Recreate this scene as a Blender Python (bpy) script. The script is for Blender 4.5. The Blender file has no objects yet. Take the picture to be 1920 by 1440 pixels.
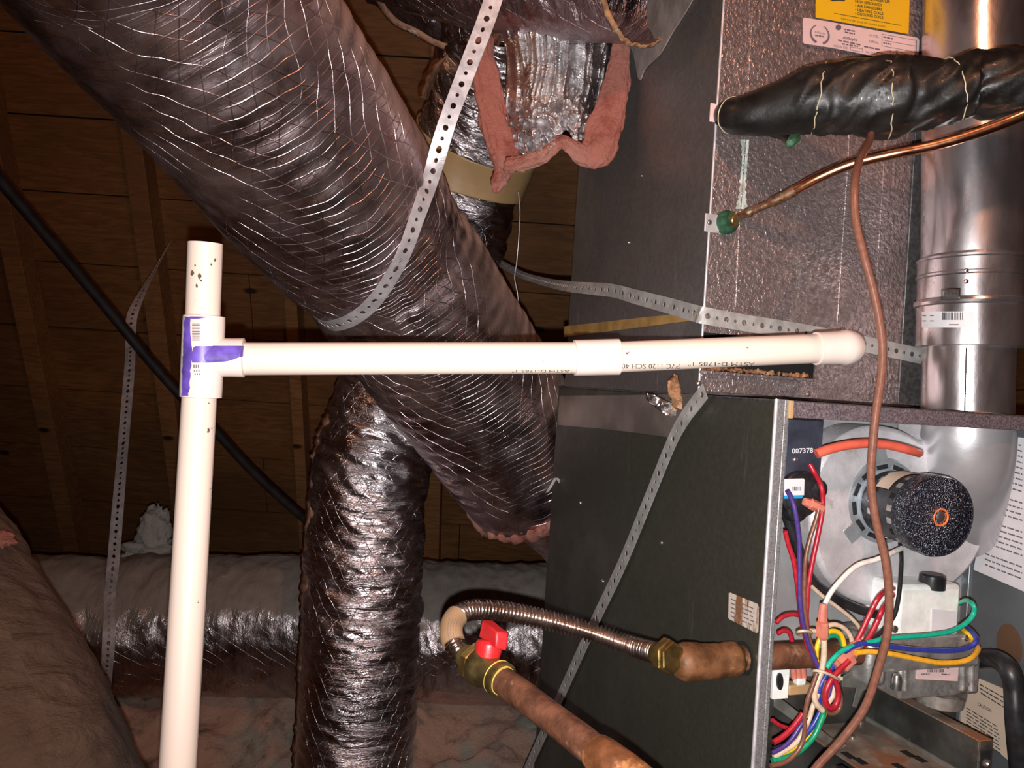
import bpy, math, random
from mathutils import Vector as V, Matrix, noise
from mathutils.bvhtree import BVHTree
from math import sin, cos, pi, radians, sqrt

sc = bpy.context.scene
# ------------------------------------------------------------------ camera, world, lights, exposure
F = 1450.0                      # focal length in pixels of the 1920x1440 frame
ROLL = radians(3.7)
CR, SR = cos(ROLL), sin(ROLL)
CZ = 1.35                       # lens height above the attic floor
cam_d = bpy.data.cameras.new('camera'); cam = bpy.data.objects.new('camera', cam_d)
sc.collection.objects.link(cam); sc.camera = cam
cam_d.sensor_width = 36.0; cam_d.lens = F / 1920 * 36; cam_d.clip_start = 0.02; cam_d.clip_end = 50
cam.matrix_world = Matrix(((CR, -SR, 0, 0), (0, 0, -1, 0), (SR, CR, 0, CZ), (0, 0, 0, 1)))

wd = bpy.data.worlds.new('attic_dark'); sc.world = wd; wd.use_nodes = True
wd.node_tree.nodes['Background'].inputs[0].default_value = (0.9, 0.55, 0.4, 1)
wd.node_tree.nodes['Background'].inputs[1].default_value = 0.02

def light(name, kind, loc, power, color, size):
    d = bpy.data.lights.new(name, kind); o = bpy.data.objects.new(name, d)
    sc.collection.objects.link(o); o.location = loc; d.energy = power; d.color = color
    d.shadow_soft_size = size
    return o
# the phone's own flash, a thumb's width under the lens
fl_ = light('phone_flash', 'SPOT', (0.0010, 0.0, CZ - 0.020), 58.0, (1.0, 0.965, 0.955), 0.0035)
fl_.data.spot_size = radians(124); fl_.data.spot_blend = 1.0
fl_.rotation_euler = V((.19, 1.0, .015)).to_track_quat('-Z', 'Y').to_euler()
# a bare warm attic bulb hanging behind and above the camera
light('attic_bulb', 'POINT', (0.35, -0.25, CZ + 1.0), 26.0, (1.0, 0.42, 0.22), 0.05)
light('warm_fill_far', 'POINT', (-0.9, 1.0, CZ + 0.95), 4.0, (1.0, 0.50, 0.28), 0.05)  # extra warm fill lamp, added for orange reflections

sc.view_settings.view_transform = 'Standard'; sc.view_settings.look = 'None'
sc.view_settings.exposure = 0.0; sc.view_settings.gamma = 1.0
sc.view_settings.use_curve_mapping = False

# ------------------------------------------------------------------ geometry helpers
O = V((0, 0, CZ))
def P(px, py, d):
    x = (px - 960) / F * d; y = (720 - py) / F * d
    return V((x * CR - y * SR, d, x * SR + y * CR + CZ))
def ray(px, py): return (P(px, py, 1) - O).normalized()
def hitp(px, py, p0, n):
    r = ray(px, py); return O + r * ((p0 - O).dot(n) / r.dot(n))
def m_of(px, d): return px * d / F          # pixel length to metres at depth d

# furnace frame: t along the front, s into the depth, z up; origin at the top near corner
A17 = radians(17.5)
U = V((cos(A17), sin(A17), 0)); W = V((-sin(A17), cos(A17), 0)); Z = V((0, 0, 1))
C0 = P(1457, 748, 0.82)
def FW(t, s, z): return C0 + U * t + W * s + Z * z
def FP(px, py, s): return hitp(px, py, FW(0, s, 0), W)
def LP(px, py, t=0.0): return hitp(px, py, FW(t, 0, 0), U)
def HP(px, py, z): return hitp(px, py, FW(0, 0, z), Z)

def n3(p, f=1.0, o=0.0): return noise.noise(V((p[0] * f + o, p[1] * f + o * 1.7, p[2] * f - o)))
def ss(a, b, x):
    t = max(0.0, min(1.0, (x - a) / (b - a))); return t * t * (3 - 2 * t)

def spline(pts, n=8):
    """Catmull-Rom through tuples or vectors of any size"""
    pts = [tuple(p) for p in pts]; out = []
    m = len(pts)
    for i in range(m - 1):
        p0 = pts[max(i - 1, 0)]; p1 = pts[i]; p2 = pts[i + 1]; p3 = pts[min(i + 2, m - 1)]
        for k in range(n):
            t = k / n
            out.append(tuple(0.5 * (2 * b + (c - a) * t + (2 * a - 5 * b + 4 * c - d) * t * t + (3 * b - a - 3 * c + d) * t ** 3)
                             for a, b, c, d in zip(p0, p1, p2, p3)))
    out.append(pts[-1]); return out
def PS(lst, n=8):
    """list of (px, py, depth[, radius]) -> smooth list of points (and radii)"""
    s = spline(lst, n)
    return [P(a[0], a[1], a[2]) for a in s], ([a[3] for a in s] if len(lst[0]) > 3 else None)
def resample(pts, step, rad=None):
    L = [0.0]
    for a, b in zip(pts, pts[1:]): L.append(L[-1] + (b - a).length)
    n = max(2, int(L[-1] / step)); out = []; r2 = []; j = 0
    for i in range(n + 1):
        d = L[-1] * i / n
        while j < len(L) - 2 and L[j + 1] < d: j += 1
        t = (d - L[j]) / max(1e-9, L[j + 1] - L[j])
        out.append(pts[j].lerp(pts[j + 1], min(1, t)))
        if rad: r2.append(rad[j] + (rad[j + 1] - rad[j]) * min(1, t))
    return out, (r2 if rad else None)

class MB:
    def __init__(s): s.v = []; s.f = []; s.uv = []
    def add(s, vs, fs, uvs=None):
        b = len(s.v); s.v += [V(a) for a in vs]; s.f += [tuple(i + b for i in f) for f in fs]
        s.uv += uvs if uvs else [(0.0, 0.0)] * len(vs)
    def box(s, o, ex, ey, ez):
        """corner o and three edge vectors"""
        o = V(o); ex = V(ex); ey = V(ey); ez = V(ez)
        c = [o, o + ex, o + ex + ey, o + ey, o + ez, o + ex + ez, o + ex + ey + ez, o + ey + ez]
        fs = [(0, 3, 2, 1), (4, 5, 6, 7), (0, 1, 5, 4), (1, 2, 6, 5), (2, 3, 7, 6), (3, 0, 4, 7)]
        if ex.cross(ey).dot(ez) < 0: fs = [f[::-1] for f in fs]
        s.add(c, fs); return s
    def fbox(s, t0, t1, s0, s1, z0, z1):
        return s.box(FW(t0, s0, z0), U * (t1 - t0), W * (s1 - s0), Z * (z1 - z0))
    def tube(s, pts, rad, n=24, caps=True, disp=None, up=None, a0=0.0, a1=2 * pi, flat=None):
        m = len(pts); tan = [(pts[min(i + 1, m - 1)] - pts[max(i - 1, 0)]).normalized() for i in range(m)]
        ref = V(up) if up else (V((0, 0, 1)) if abs(tan[0].z) < .9 else V((1, 0, 0)))
        x = (ref - tan[0] * ref.dot(tan[0])).normalized(); L = 0.0
        full = abs(a1 - a0 - 2 * pi) < 1e-6
        vs = []; uv = []
        R0 = rad if not isinstance(rad, (list, tuple)) else max(rad)
        for i in range(m):
            if i: L += (pts[i] - pts[i - 1]).length
            x = (x - tan[i] * x.dot(tan[i])).normalized(); y = tan[i].cross(x)
            r = rad[i] if isinstance(rad, (list, tuple)) else rad
            for k in range(n + 1):
                th = a0 + (a1 - a0) * k / n
                fl = flat if flat else (1, 1)
                dr = x * (cos(th) * fl[0]) + y * (sin(th) * fl[1])
                kk = 0 if (full and k == n) else k
                tt = a0 + (a1 - a0) * kk / n
                rr = r + (disp(tt, L, pts[i]) if disp else 0)
                vs.append(pts[i] + dr * rr); uv.append((th * R0, L))
        fs = []
        w = n + 1
        for i in range(m - 1):
            for k in range(n): fs.append((i * w + k, i * w + k + 1, (i + 1) * w + k + 1, (i + 1) * w + k))
        s.add(vs, fs, uv)
        if caps and full:
            b = len(s.v) - len(vs)
            for i, fl in ((0, True), (m - 1, False)):
                ring = list(range(b + i * w, b + i * w + n))
                s.f.append(tuple(ring[::-1] if fl else ring))
        return s
    def lathe(s, o, ax, prof, n=32, x=None, caps=True):
        """profile of (distance along the axis, radius)"""
        ax = V(ax).normalized(); ref = V(x) if x else (V((0, 0, 1)) if abs(ax.z) < .9 else V((1, 0, 0)))
        x = (ref - ax * ref.dot(ax)).normalized(); y = ax.cross(x); vs = []; uv = []
        for (h, r) in prof:
            for k in range(n):
                th = 2 * pi * k / n
                vs.append(V(o) + ax * h + (x * cos(th) + y * sin(th)) * r); uv.append((th * r, h))
        fs = [(i * n + k, i * n + (k + 1) % n, (i + 1) * n + (k + 1) % n, (i + 1) * n + k)
              for i in range(len(prof) - 1) for k in range(n)]
        if caps:
            fs.append(tuple(range(n))[::-1]); fs.append(tuple((len(prof) - 1) * n + k for k in range(n)))
        s.add(vs, fs, uv); return s
    def prism(s, poly, d):
        """closed polygon of points extruded by the vector d"""
        n = len(poly); d = V(d); vs = [V(p) for p in poly] + [V(p) + d for p in poly]
        fs = [tuple(range(n))[::-1], tuple(range(n, 2 * n))] + [(k, (k + 1) % n, n + (k + 1) % n, n + k) for k in range(n)]
        nn = (vs[1] - vs[0]).cross(vs[2] - vs[1]); area = V((0, 0, 0))
        for k in range(n): area += vs[k].cross(vs[(k + 1) % n])
        if area.dot(d) < 0: fs = [f[::-1] for f in fs]
        s.add(vs, fs); return s
    def grid(s, nu, nv, fn, uvs=(1, 1)):
        vs = [fn(i / nu, j / nv) for j in range(nv + 1) for i in range(nu + 1)]
        uv = [(i / nu * uvs[0], j / nv * uvs[1]) for j in range(nv + 1) for i in range(nu + 1)]
        w = nu + 1
        s.add(vs, [(j * w + i, j * w + i + 1, (j + 1) * w + i + 1, (j + 1) * w + i) for j in range(nv) for i in range(nu)], uv)
        return s
    def bvh(s): return BVHTree.FromPolygons([tuple(v) for v in s.v], [tuple(f) for f in s.f])
    def build(s, name, m, parent=None, smooth=None, bevel=0, solid=0, origin=None, label=None, weld=False):
        me = bpy.data.meshes.new(name)
        base = V((0, 0, 0))
        if parent: base = V(parent['_o'])
        elif origin is not None: base = V(origin)
        elif s.v:
            zmin = min(v.z for v in s.v); c = sum(s.v, V((0, 0, 0))) / len(s.v); base = V((c.x, c.y, zmin))
        me.from_pydata([tuple(v - base) for v in s.v], [], s.f)
        ul = me.uv_layers.new(name='UVMap')
        for lp in me.loops: ul.data[lp.index].uv = s.uv[lp.vertex_index]
        me.materials.append(m)
        if weld:
            import bmesh
            bm = bmesh.new(); bm.from_mesh(me); bmesh.ops.remove_doubles(bm, verts=bm.verts, dist=2e-5); bm.to_mesh(me); bm.free()
        if smooth is None: smooth = 35
        me.polygons.foreach_set('use_smooth', [smooth > 0] * len(me.polygons))
        me.update()
        if 0 < smooth < 180: me.set_sharp_from_angle(angle=radians(smooth))
        o = bpy.data.objects.new(name, me); sc.collection.objects.link(o)
        if parent: o.parent = parent; o['_o'] = tuple(base)
        else: o.location = base; o['_o'] = tuple(base)
        if bevel:
            b = o.modifiers.new('bevel', 'BEVEL'); b.width = bevel; b.segments = 2; b.limit_method = 'ANGLE'; b.angle_limit = radians(30); b.harden_normals = False
        if solid:
            b = o.modifiers.new('solid', 'SOLIDIFY'); b.thickness = solid; b.offset = 0
        if label: o['label'] = label
        return o
def thing(name, label, cat, at, group=None):
    o = bpy.data.objects.new(name, None); o.empty_display_size = .02; sc.collection.objects.link(o)
    o.location = at; o['_o'] = tuple(at); o['label'] = label; o['category'] = cat
    if group: o['group'] = group
    return o
def tag(o, label, cat, group=None, kind=None):
    o['label'] = label; o['category'] = cat
    if group: o['group'] = group
    if kind: o['kind'] = kind
    return o
def struct(o): o['kind'] = 'structure'; return o

# ------------------------------------------------------------------ materials
class NT:
    def __init__(s, name):
        s.m = bpy.data.materials.new(name); s.m.use_nodes = True; s.t = s.m.node_tree; s.n = s.t.nodes; s.l = s.t.links
        s.b = s.n['Principled BSDF']; s.out = s.n['Material Output']
    def nd(s, typ, ins=None, **kw):
        n = s.n.new(typ)
        for k, v in kw.items(): setattr(n, k, v)
        for k, v in (ins or {}).items():
            if hasattr(v, 'is_output'): s.l.new(v, n.inputs[k])
            else: n.inputs[k].default_value = v
        return n
    def math(s, op, a, b=0.0, c=0.0):
        n = s.nd('ShaderNodeMath', {0: a, 1: b, 2: c}, operation=op); return n.outputs[0]
    def mr(s, x, a, b, c=0.0, d=1.0, smooth=True):
        return s.nd('ShaderNodeMapRange', {0: x, 1: a, 2: b, 3: c, 4: d}, interpolation_type='SMOOTHSTEP' if smooth else 'LINEAR').outputs[0]
    def noise(s, co, scale, detail=4.0, rough=.55, dist=0.0):
        return s.nd('ShaderNodeTexNoise', {'Vector': co, 'Scale': scale, 'Detail': detail, 'Roughness': rough, 'Distortion': dist}).outputs['Fac']
    def coord(s, which='Object', scale=(1, 1, 1), rot=(0, 0, 0)):
        c = s.nd('ShaderNodeTexCoord').outputs[which]
        return s.nd('ShaderNodeMapping', {'Vector': c, 'Scale': scale, 'Rotation': rot}).outputs[0]
    def mix(s, f, a, b):
        n = s.nd('ShaderNodeMix', data_type='RGBA'); s.l.new(f, n.inputs[0]) if hasattr(f, 'is_output') else setattr(n.inputs[0], 'default_value', f)
        for i, c in ((6, a), (7, b)):
            if hasattr(c, 'is_output'): s.l.new(c, n.inputs[i])
            else: n.inputs[i].default_value = (*c, 1) if len(c) == 3 else c
        return n.outputs[2]
    def bump(s, h, dist, strength=1.0, nrm=None):
        ins = {'Height': h, 'Distance': dist, 'Strength': strength}
        if nrm is not None: ins['Normal'] = nrm
        return s.nd('ShaderNodeBump', ins).outputs[0]
    def set(s, **kw):
        names = dict(color='Base Color', rough='Roughness', metal='Metallic', normal='Normal', spec='Specular IOR Level', trans='Transmission Weight', emis='Emission Color', emis_s='Emission Strength', coat='Coat Weight', sss='Subsurface Weight', sheen='Sheen Weight')
        for k, v in kw.items():
            i = s.b.inputs[names[k]]
            if hasattr(v, 'is_output'): s.l.new(v, i)
            elif isinstance(v, tuple): i.default_value = (*v, 1) if len(v) == 3 else v
            else: i.default_value = v
        return s.m
def geoz(t):
    g = t.nd('ShaderNodeNewGeometry'); return t.nd('ShaderNodeSeparateXYZ', {0: g.outputs['Normal']}).outputs[2]

def plain(name, c, rough=.5, metal=0.0, var=0.12, vs=25.0, bump=0.0, bs=120.0, stretch=(1, 1, 1), c2=None, thr=None, coat=0.0, grime=0.0):
    """one colour with a little mottling; c2 above the noise threshold thr; bump of height bump metres"""
    t = NT(name); co = t.coord(scale=stretch)
    f = t.noise(co, vs)
    dk = tuple(x * (1 - var) for x in c); lt = tuple(min(1, x * (1 + var)) for x in c)
    col = t.mix(t.mr(f, .3, .7), dk, lt); rg = t.mr(f, .3, .7, rough * .85, min(1, rough * 1.15))
    if c2: 
        g = t.mr(t.noise(co, vs * .6, 6, .65), thr - .05, thr + .05); col = t.mix(g, col, c2)
    kw = dict(color=col, rough=rg, metal=metal, coat=coat)
    if bump: kw['normal'] = t.bump(t.noise(co, bs, 3), bump)
    return t.set(**kw)

def foil(name, tint=(.62, .56, .58), rough=.27, dust=.5, dustc=(.33, .23, .19), crinkle=.0035, scrim=.0008, cs=14.0, dustall=.12, ps=.0125, anis=2.6, vor=.12):
    """reinforced foil jacket: scrim threads, crinkles, dust settled on what faces up"""
    t = NT(name)
    uv = t.nd('ShaderNodeTexCoord').outputs['UV']; ob = t.coord('Object')
    wob = t.noise(uv, 9, 2); s = t.nd('ShaderNodeSeparateXYZ', {0: uv}); u, v = s.outputs[0], s.outputs[1]
    w = t.math('MULTIPLY', t.math('SUBTRACT', wob, .5), .03)
    def lines(a, b, p, th):
        x = t.math('ADD', t.math('ADD', t.math('MULTIPLY', u, a / p), t.math('MULTIPLY', v, b / p)), t.math('MULTIPLY', w, 1 / p))
        return t.mr(t.math('PINGPONG', x, .5), th, 0.0)
    l1 = lines(.10, 1.0, ps, .07); l2 = lines(.85, .55, ps * 2.1, .032); l3 = lines(-.85, .55, ps * 2.1, .032)
    ln = t.math('MAXIMUM', l1, t.math('MAXIMUM', l2, l3))
    patch = t.mr(t.noise(ob, 7, 3), .38, .60)
    ln = t.math('MULTIPLY', ln, t.math('ADD', t.math('MULTIPLY', patch, .8), .2))
    cr1 = t.noise(t.nd('ShaderNodeMapping', {'Vector': uv, 'Scale': (1.0, anis, 1)}).outputs[0], cs, 6, .62, .6)
    cr2 = t.nd('ShaderNodeTexVoronoi', {'Vector': uv, 'Scale': cs * 4.5}, feature='F1').outputs['Distance']
    n1 = t.bump(cr1, crinkle * 3.2); n1 = t.bump(cr2, crinkle * vor, 1.0, n1)
    n2 = t.bump(ln, scrim, 1.0, n1)
    d1 = t.noise(ob, 5, 6, .68); up = t.mr(geoz(t), -.05, .8)
    dm = t.math('MINIMUM', t.math('ADD', t.math('MULTIPLY', t.math('MULTIPLY', up, dust), t.mr(d1, .30, .58, .45, 1.25)), t.math('MULTIPLY', t.mr(d1, .45, .72), dustall)), 1.0)
    tone = t.mix(t.mr(t.noise(ob, 3, 4), .35, .65), tuple(x * .62 for x in tint), tint)
    col = t.mix(t.math('MULTIPLY', ln, .5), tone, tuple(x * 1.05 for x in tint))
    t.set(color=col, metal=1.0, rough=t.mr(t.noise(ob, 22, 4), .3, .7, rough * .75, rough * 1.35), normal=n2)
    b2 = t.nd('ShaderNodeBsdfPrincipled', {'Base Color': t.mix(t.noise(ob, 30, 5), tuple(x * .7 for x in dustc), tuple(x * 1.25 for x in dustc)), 'Roughness': .85, 'Normal': n1})
    mx = t.nd('ShaderNodeMixShader', {0: dm, 1: t.b.outputs[0], 2: b2.outputs[0]}); t.l.new(mx.outputs[0], t.out.inputs[0])
    return t.m

def wood(name, c1, c2, knots=True):
    t = NT(name); co = t.coord('Object', (1.2, 9, 9)); g = t.coord('Object', (1, 1, 1))
    ring = t.noise(co, 6, 6, .6, 1.2); big = t.noise(g, 1.6, 2)
    f = t.mr(ring, .3, .7); col = t.mix(f, c1, c2)
    col = t.mix(t.mr(big, .35, .65, 0, .55), col, tuple(x * .5 for x in c1))
    if knots:
        k = t.nd('ShaderNodeTexVoronoi', {'Vector': t.coord('Object', (1.0, 2.2, 2.2)), 'Scale': 2.6}).outputs['Distance']
        col = t.mix(t.mr(k, .10, .05), col, tuple(x * .12 for x in c1))
    return t.set(color=col, rough=.75, normal=t.bump(ring, .001))
def fluff(name, c1, c2, c3):
    t = NT(name); co = t.coord('Object')
    f = t.noise(co, 3.2, 5, .6); col = t.mix(t.mr(f, .50, .62), c1, c2)
    col = t.mix(t.mr(t.noise(co, 12, 6, .7), .50, .68), col, c3)
    return t.set(color=col, rough=.95, spec=.05, normal=t.bump(t.noise(co, 60, 8, .8), .014))

M = {}
M['deck'] = wood('pine_deck', (.17, .074, .023), (.30, .142, .045))
M['deck2'] = wood('pine_rafter', (.22, .10, .035), (.38, .19, .07))
M['drywood'] = plain('dark_wood', (.10, .05, .025), .8, 0, .3, 6)
M['floor'] = plain('floor_boards', (.12, .07, .04), .85, 0, .3, 5)
M['fluff'] = fluff('loose_insulation', (.88, .56, .43), (.58, .60, .52), (.38, .30, .24))
M['fluffw'] = fluff('white_tuft', (.85, .78, .72), (.80, .72, .66), (.6, .5, .45))
M['pink'] = fluff('pink_glass_wool', (.80, .31, .24), (.88, .46, .37), (.52, .15, .11))
M['foilA'] = foil('foil_dusty', (.64, .52, .54), .30, 1.15, (.40, .27, .225), .0011, .0011, 6.0, .14)
M['foilC'] = foil('foil_crinkled', (.92, .84, .88), .21, .10, (.30, .24, .22), .0034, .0008, 8.0, .05, .0125, 5.5, .03)
M['foilD'] = foil('foil_grey_dust', (.70, .62, .64), .28, 1.35, (.24, .21, .185), .0025, .0007, 10.0, .10)
M['foilF'] = foil('foil_bright', (.95, .92, .93), .24, .05, (.3, .25, .25), .0050, .0005, 12.0, .02)
M['foilG'] = foil('foil_maroon', (.50, .40, .42), .30, .6, (.22, .14, .14), .0045, .0006, 11.0, .35)
M['foilI'] = foil('foil_brown_dust', (.30, .25, .22), .45, 1.2, (.15, .095, .066), .006, .0009, 9.0, .75)
M['seam'] = plain('torn_jacket_edge', (.30, .15, .09), .7, 0, .5, 60, .001, 200, c2=(.65, .50, .40), thr=.58)
M['brownfray'] = plain('frayed_lining', (.34, .17, .08), .8, 0, .5, 70, .002, 200, c2=(.42, .26, .15), thr=.58)
M['tan'] = plain('tan_tape', (.48, .30, .14), .45, 0, .12, 12, .0004, 60, c2=(.30, .17, .08), thr=.66)
M['maskt'] = plain('yellow_tape', (.34, .20, .06), .5, 0, .25, 30)
M['galv'] = plain('galvanised_strap', (.74, .70, .72), .42, .55, .12, 60, .0002, 200)
M['strapd'] = plain('dull_strap', (.46, .45, .43), .5, .4, .15, 60, .0002, 200)
def galv(name, c, rough, bumpd, sc1=90.0, metal=.8, dark=.5, c2=None, fc=.75):
    """pebbled galvanised sheet with grime and pale corrosion"""
    t = NT(name); co = t.coord('Object'); st = t.coord('Object', (1, 1, .18))
    v = t.nd('ShaderNodeTexVoronoi', {'Vector': co, 'Scale': sc1}, feature='F1').outputs['Distance']
    f = t.noise(co, 9, 6, .7); fine = t.noise(co, 150, 3)
    col = t.mix(t.mr(f, .35, .65), tuple(x * dark for x in c), c)
    col = t.mix(t.mr(fine, .38, .62, 0, fc), col, tuple(x * .45 for x in c))
    if c2: col = t.mix(t.mr(t.noise(st, 16, 6, .75), .63, .72, 0, .7), col, c2)
    nrm = t.bump(t.noise(co, sc1, 2), bumpd)
    return t.set(color=col, metal=metal, rough=t.mr(f, .35, .65, rough * 1.25, rough * .8), normal=nrm)
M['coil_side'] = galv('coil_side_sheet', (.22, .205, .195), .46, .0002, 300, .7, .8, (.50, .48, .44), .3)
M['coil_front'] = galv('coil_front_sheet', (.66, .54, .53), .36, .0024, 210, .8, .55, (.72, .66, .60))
M['coil_dark'] = galv('coil_edge_sheet', (.20, .19, .19), .5, .0006, 150, .7, .7)
M['olive'] = galv('olive_side_paint', (.060, .058, .044), .42, .00015, 260, .25, .8, (.10, .085, .06), .3)
M['flange'] = plain('speckled_grey_flange', (.34, .33, .33), .40, .55, .25, 500, .0003, 700)
M['rim'] = plain('speckled_purple_rim', (.20, .155, .17), .5, .4, .45, 450, .0005, 500, c2=(.48, .42, .46), thr=.66)
M['vest'] = plain('vestibule_grey', (.45, .45, .46), .45, .4, .15, 14, .0002, 300)
M['vestw'] = plain('inner_wall_grey', (.30, .33, .35), .42, .75, .12, 6, .0002, 300)
M['alum'] = plain('aluminised_housing', (.68, .66, .68), .42, .35, .15, 30, .0004, 350, c2=(.52, .45, .45), thr=.64)
M['alumn'] = plain('smooth_neck', (.62, .60, .62), .34, .6, .1, 12, .0002, 90)
M['vent'] = plain('vent_galvanised', (.66, .62, .63), .27, .95, .18, 22, .0002, 90, (1, 1, .4))
M['ring'] = plain('zinc_ring', (.62, .68, .72), .30, .7, .1, 40)
M['black'] = plain('black_plastic', (.018, .018, .020), .35, 0, .3, 60)
M['navy'] = plain('navy_plate', (.055, .06, .085), .4, .3, .3, 30)
def sparkle():
    t = NT('sparkling_black_grit'); co = t.coord('Object')
    v = t.nd('ShaderNodeTexVoronoi', {'Vector': co, 'Scale': 620.0}).outputs['Distance']
    return t.set(color=t.mix(t.mr(t.noise(co, 500, 2), .55, .72), (.012, .013, .022), (.30, .32, .38)), rough=.22, normal=t.bump(v, .0016), coat=.6)
M['grit'] = sparkle()
M['motorb'] = plain('black_motor_shell', (.035, .035, .04), .35, .3, .4, 200, .0004, 500)
M['blacktape'] = plain('black_tape_wrap', (.010, .009, .008), .46, 0, .4, 30, .0010, 60, c2=(.030, .026, .022), thr=.6, coat=.05)
M['copper'] = plain('copper_tube', (.78, .36, .20), .24, 1.0, .15, 60)
M['tarn'] = plain('tarnished_copper', (.22, .11, .06), .45, .7, .5, 120, .0004, 300, c2=(.20, .36, .28), thr=.60)
M['verd'] = plain('verdigris_green', (.018, .085, .04), .6, .1, .5, 90, .0008, 250, c2=(.07, .14, .09), thr=.62)
M['brass'] = plain('brass', (.48, .34, .12), .32, .95, .25, 80, .0002, 200)
M['brassd'] = plain('dull_brass', (.22, .16, .06), .42, .85, .35, 60, .0003, 200)
M['rust'] = plain('rusty_iron', (.115, .042, .020), .65, .1, .45, 45, .0012, 140, c2=(.26, .14, .08), thr=.62)
M['rusto'] = plain('orange_rust', (.15, .05, .016), .6, .1, .35, 60, .0005, 160, c2=(.36, .15, .05), thr=.6)
M['rustd'] = plain('brown_rust', (.14, .058, .022), .55, .05, .4, 60, .0006, 160, c2=(.28, .13, .04), thr=.6)
M['wrapk'] = plain('tan_sleeve', (.36, .22, .12), .6, 0, .12, 40)
M['label'] = plain('cream_label', (.55, .45, .35), .55, 0, .06, 30)
M['dope'] = plain('yellow_pipe_tape', (.62, .44, .10), .6, 0, .3, 60, .0006, 160)
M['flex'] = plain('corrugated_stainless', (.72, .62, .57), .22, 1.0, .08, 40)
M['kraft'] = plain('tan_printed_wrap', (.52, .34, .19), .6, 0, .12, 40)
M['red'] = plain('red_plastic_handle', (.60, .018, .022), .42, 0, .12, 60, .0002, 300)
M['pvc'] = None
def pvc():
    t = NT('white_pvc'); co = t.coord('Object')
    sp = t.mr(t.noise(co, 42, 5, .75), .665, .70); sm = t.mr(t.noise(co, 9, 4), .62, .8, 0, .35)
    col = t.mix(sm, (.82, .67, .57), (.66, .49, .38)); col = t.mix(sp, col, (.12, .07, .05))
    return t.set(color=col, rough=.32, spec=.5)
M['pvc'] = pvc()
M['pvcf'] = plain('white_pvc_fitting', (.83, .70, .63), .35, 0, .05, 20)
M['purple'] = plain('purple_primer', (.13, .075, .42), .4, 0, .35, 60)
M['inkblk'] = plain('black_ink', (.03, .03, .035), .6, 0, .1, 60)
M['inkgry'] = plain('grey_ink', (.16, .12, .14), .6, 0, .1, 60)
M['paper'] = plain('white_label', (.72, .70, .72), .5, 0, .04, 40)
M['paperp'] = plain('pink_white_label', (.80, .56, .54), .45, 0, .05, 20)
M['papery'] = plain('yellow_label', (.86, .48, .012), .45, 0, .03, 20)
M['paperr'] = plain('rust_stained_label', (.56, .47, .40), .6, 0, .1, 90, c2=(.22, .09, .03), thr=.56, stretch=(1.6, 1.6, .35))
M['cable'] = plain('black_cable', (.015, .010, .009), .55, 0, .2, 30)
def wirem(n, c): M[n] = plain('wire_' + n, c, .35, 0, .12, 200)
for n, c in dict(wred=(.42, .016, .03), wpurple=(.07, .04, .20), wbrown=(.19, .078, .05), wwhite=(.78, .72, .66), wcream=(.66, .50, .36), wblue=(.03, .045, .30),
                 wyellow=(.80, .52, .02), worange=(.85, .42, .03), wgreen=(.01, .28, .13), wteal=(.01, .42, .27), wblack=(.02, .02, .022)).items(): wirem(n, c)
M['hose'] = plain('salmon_hose', (.72, .13, .08), .4, 0, .08, 60)
M['conn'] = plain('pink_connector', (.62, .20, .14), .35, 0, .15, 100, coat=.3)
M['tie'] = plain('clear_tie', (.62, .52, .34), .4, 0, .1, 60)
M['valvew'] = plain('valve_body_white', (.86, .88, .84), .38, .05, .1, 50, .0003, 200)
M['cast'] = plain('cast_aluminium', (.52, .50, .47), .40, .7, .2, 60, .0004, 250, c2=(.30, .24, .20), thr=.62)
M['darkm'] = plain('dark_burner_steel', (.075, .075, .068), .5, .5, .4, 18, .0004, 120, c2=(.16, .12, .09), thr=.62)
M['rustp'] = plain('rust_bloomed_plate', (.30, .24, .19), .6, .4, .4, 20, .0004, 120, c2=(.36, .17, .09), thr=.50)
M['strip'] = plain('grey_strip_steel', (.26, .26, .23), .45, .6, .3, 30)
M['oring'] = plain('orange_ring', (.75, .16, .04), .4, 0, .1, 100)
M['steel'] = plain('bright_screw', (.62, .60, .58), .28, .95, .1, 100)
M['greyt'] = plain('grey_brown_foil_tape', (.24, .20, .175), .38, .55, .2, 20, .0008, 40)
M['hole'] = plain('black_void', (.004, .004, .004), .9, 0, .1, 10)
M['glue'] = plain('grey_mastic', (.26, .22, .20), .7, .1, .2, 30, .001, 60)

# ------------------------------------------------------------------ the setting
def deck_pt(x, h):      # point on the sloped roof deck at height h above the floor
    return V((x, 3.75 - (h - CZ + 1.0) / 2.3, h))
SL = (deck_pt(0, 1) - deck_pt(0, 0)).normalized(); DN = V((1, 0, 0)).cross(SL).normalized()
if DN.y > 0: DN = -DN
mb = MB(); h0 = 0.0; k = 0
p = deck_pt(-3.6, -0.1)
while p.z < 3.6:
    wdt = .285; off = DN * (0.004 * ((k * 7) % 3))
    for x0, x1 in ((-3.6, -.2 + .9 * ((k * 5) % 3 - 1)), (-.2 + .9 * ((k * 5) % 3 - 1), 3.6)):
        mb.box(V((x0 + .002, p.y, p.z)) + off, V((x1 - x0 - .004, 0, 0)), SL * (wdt - .006), -DN * .02)
    p = p + SL * wdt; k += 1
struct(mb.build('wall_back', M['deck']))
struct(MB().box(deck_pt(-3.8, -0.2) - DN * .03, V((7.6, 0, 0)), SL * 4.2, -DN * .02).build('wall_back_felt', M['hole']))
for i, x in enumerate((-2.62, -2.04, -1.50, -.93, -.36, .22, .80, 1.4)):
    w_ = .075 if i != 3 else .05
    struct(MB().box(deck_pt(x, -.05) + DN * .003, V((w_, 0, 0)), SL * 3.9, DN * .095).build('trim_%d' % (i + 1), M['deck2'], bevel=.003))
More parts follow.
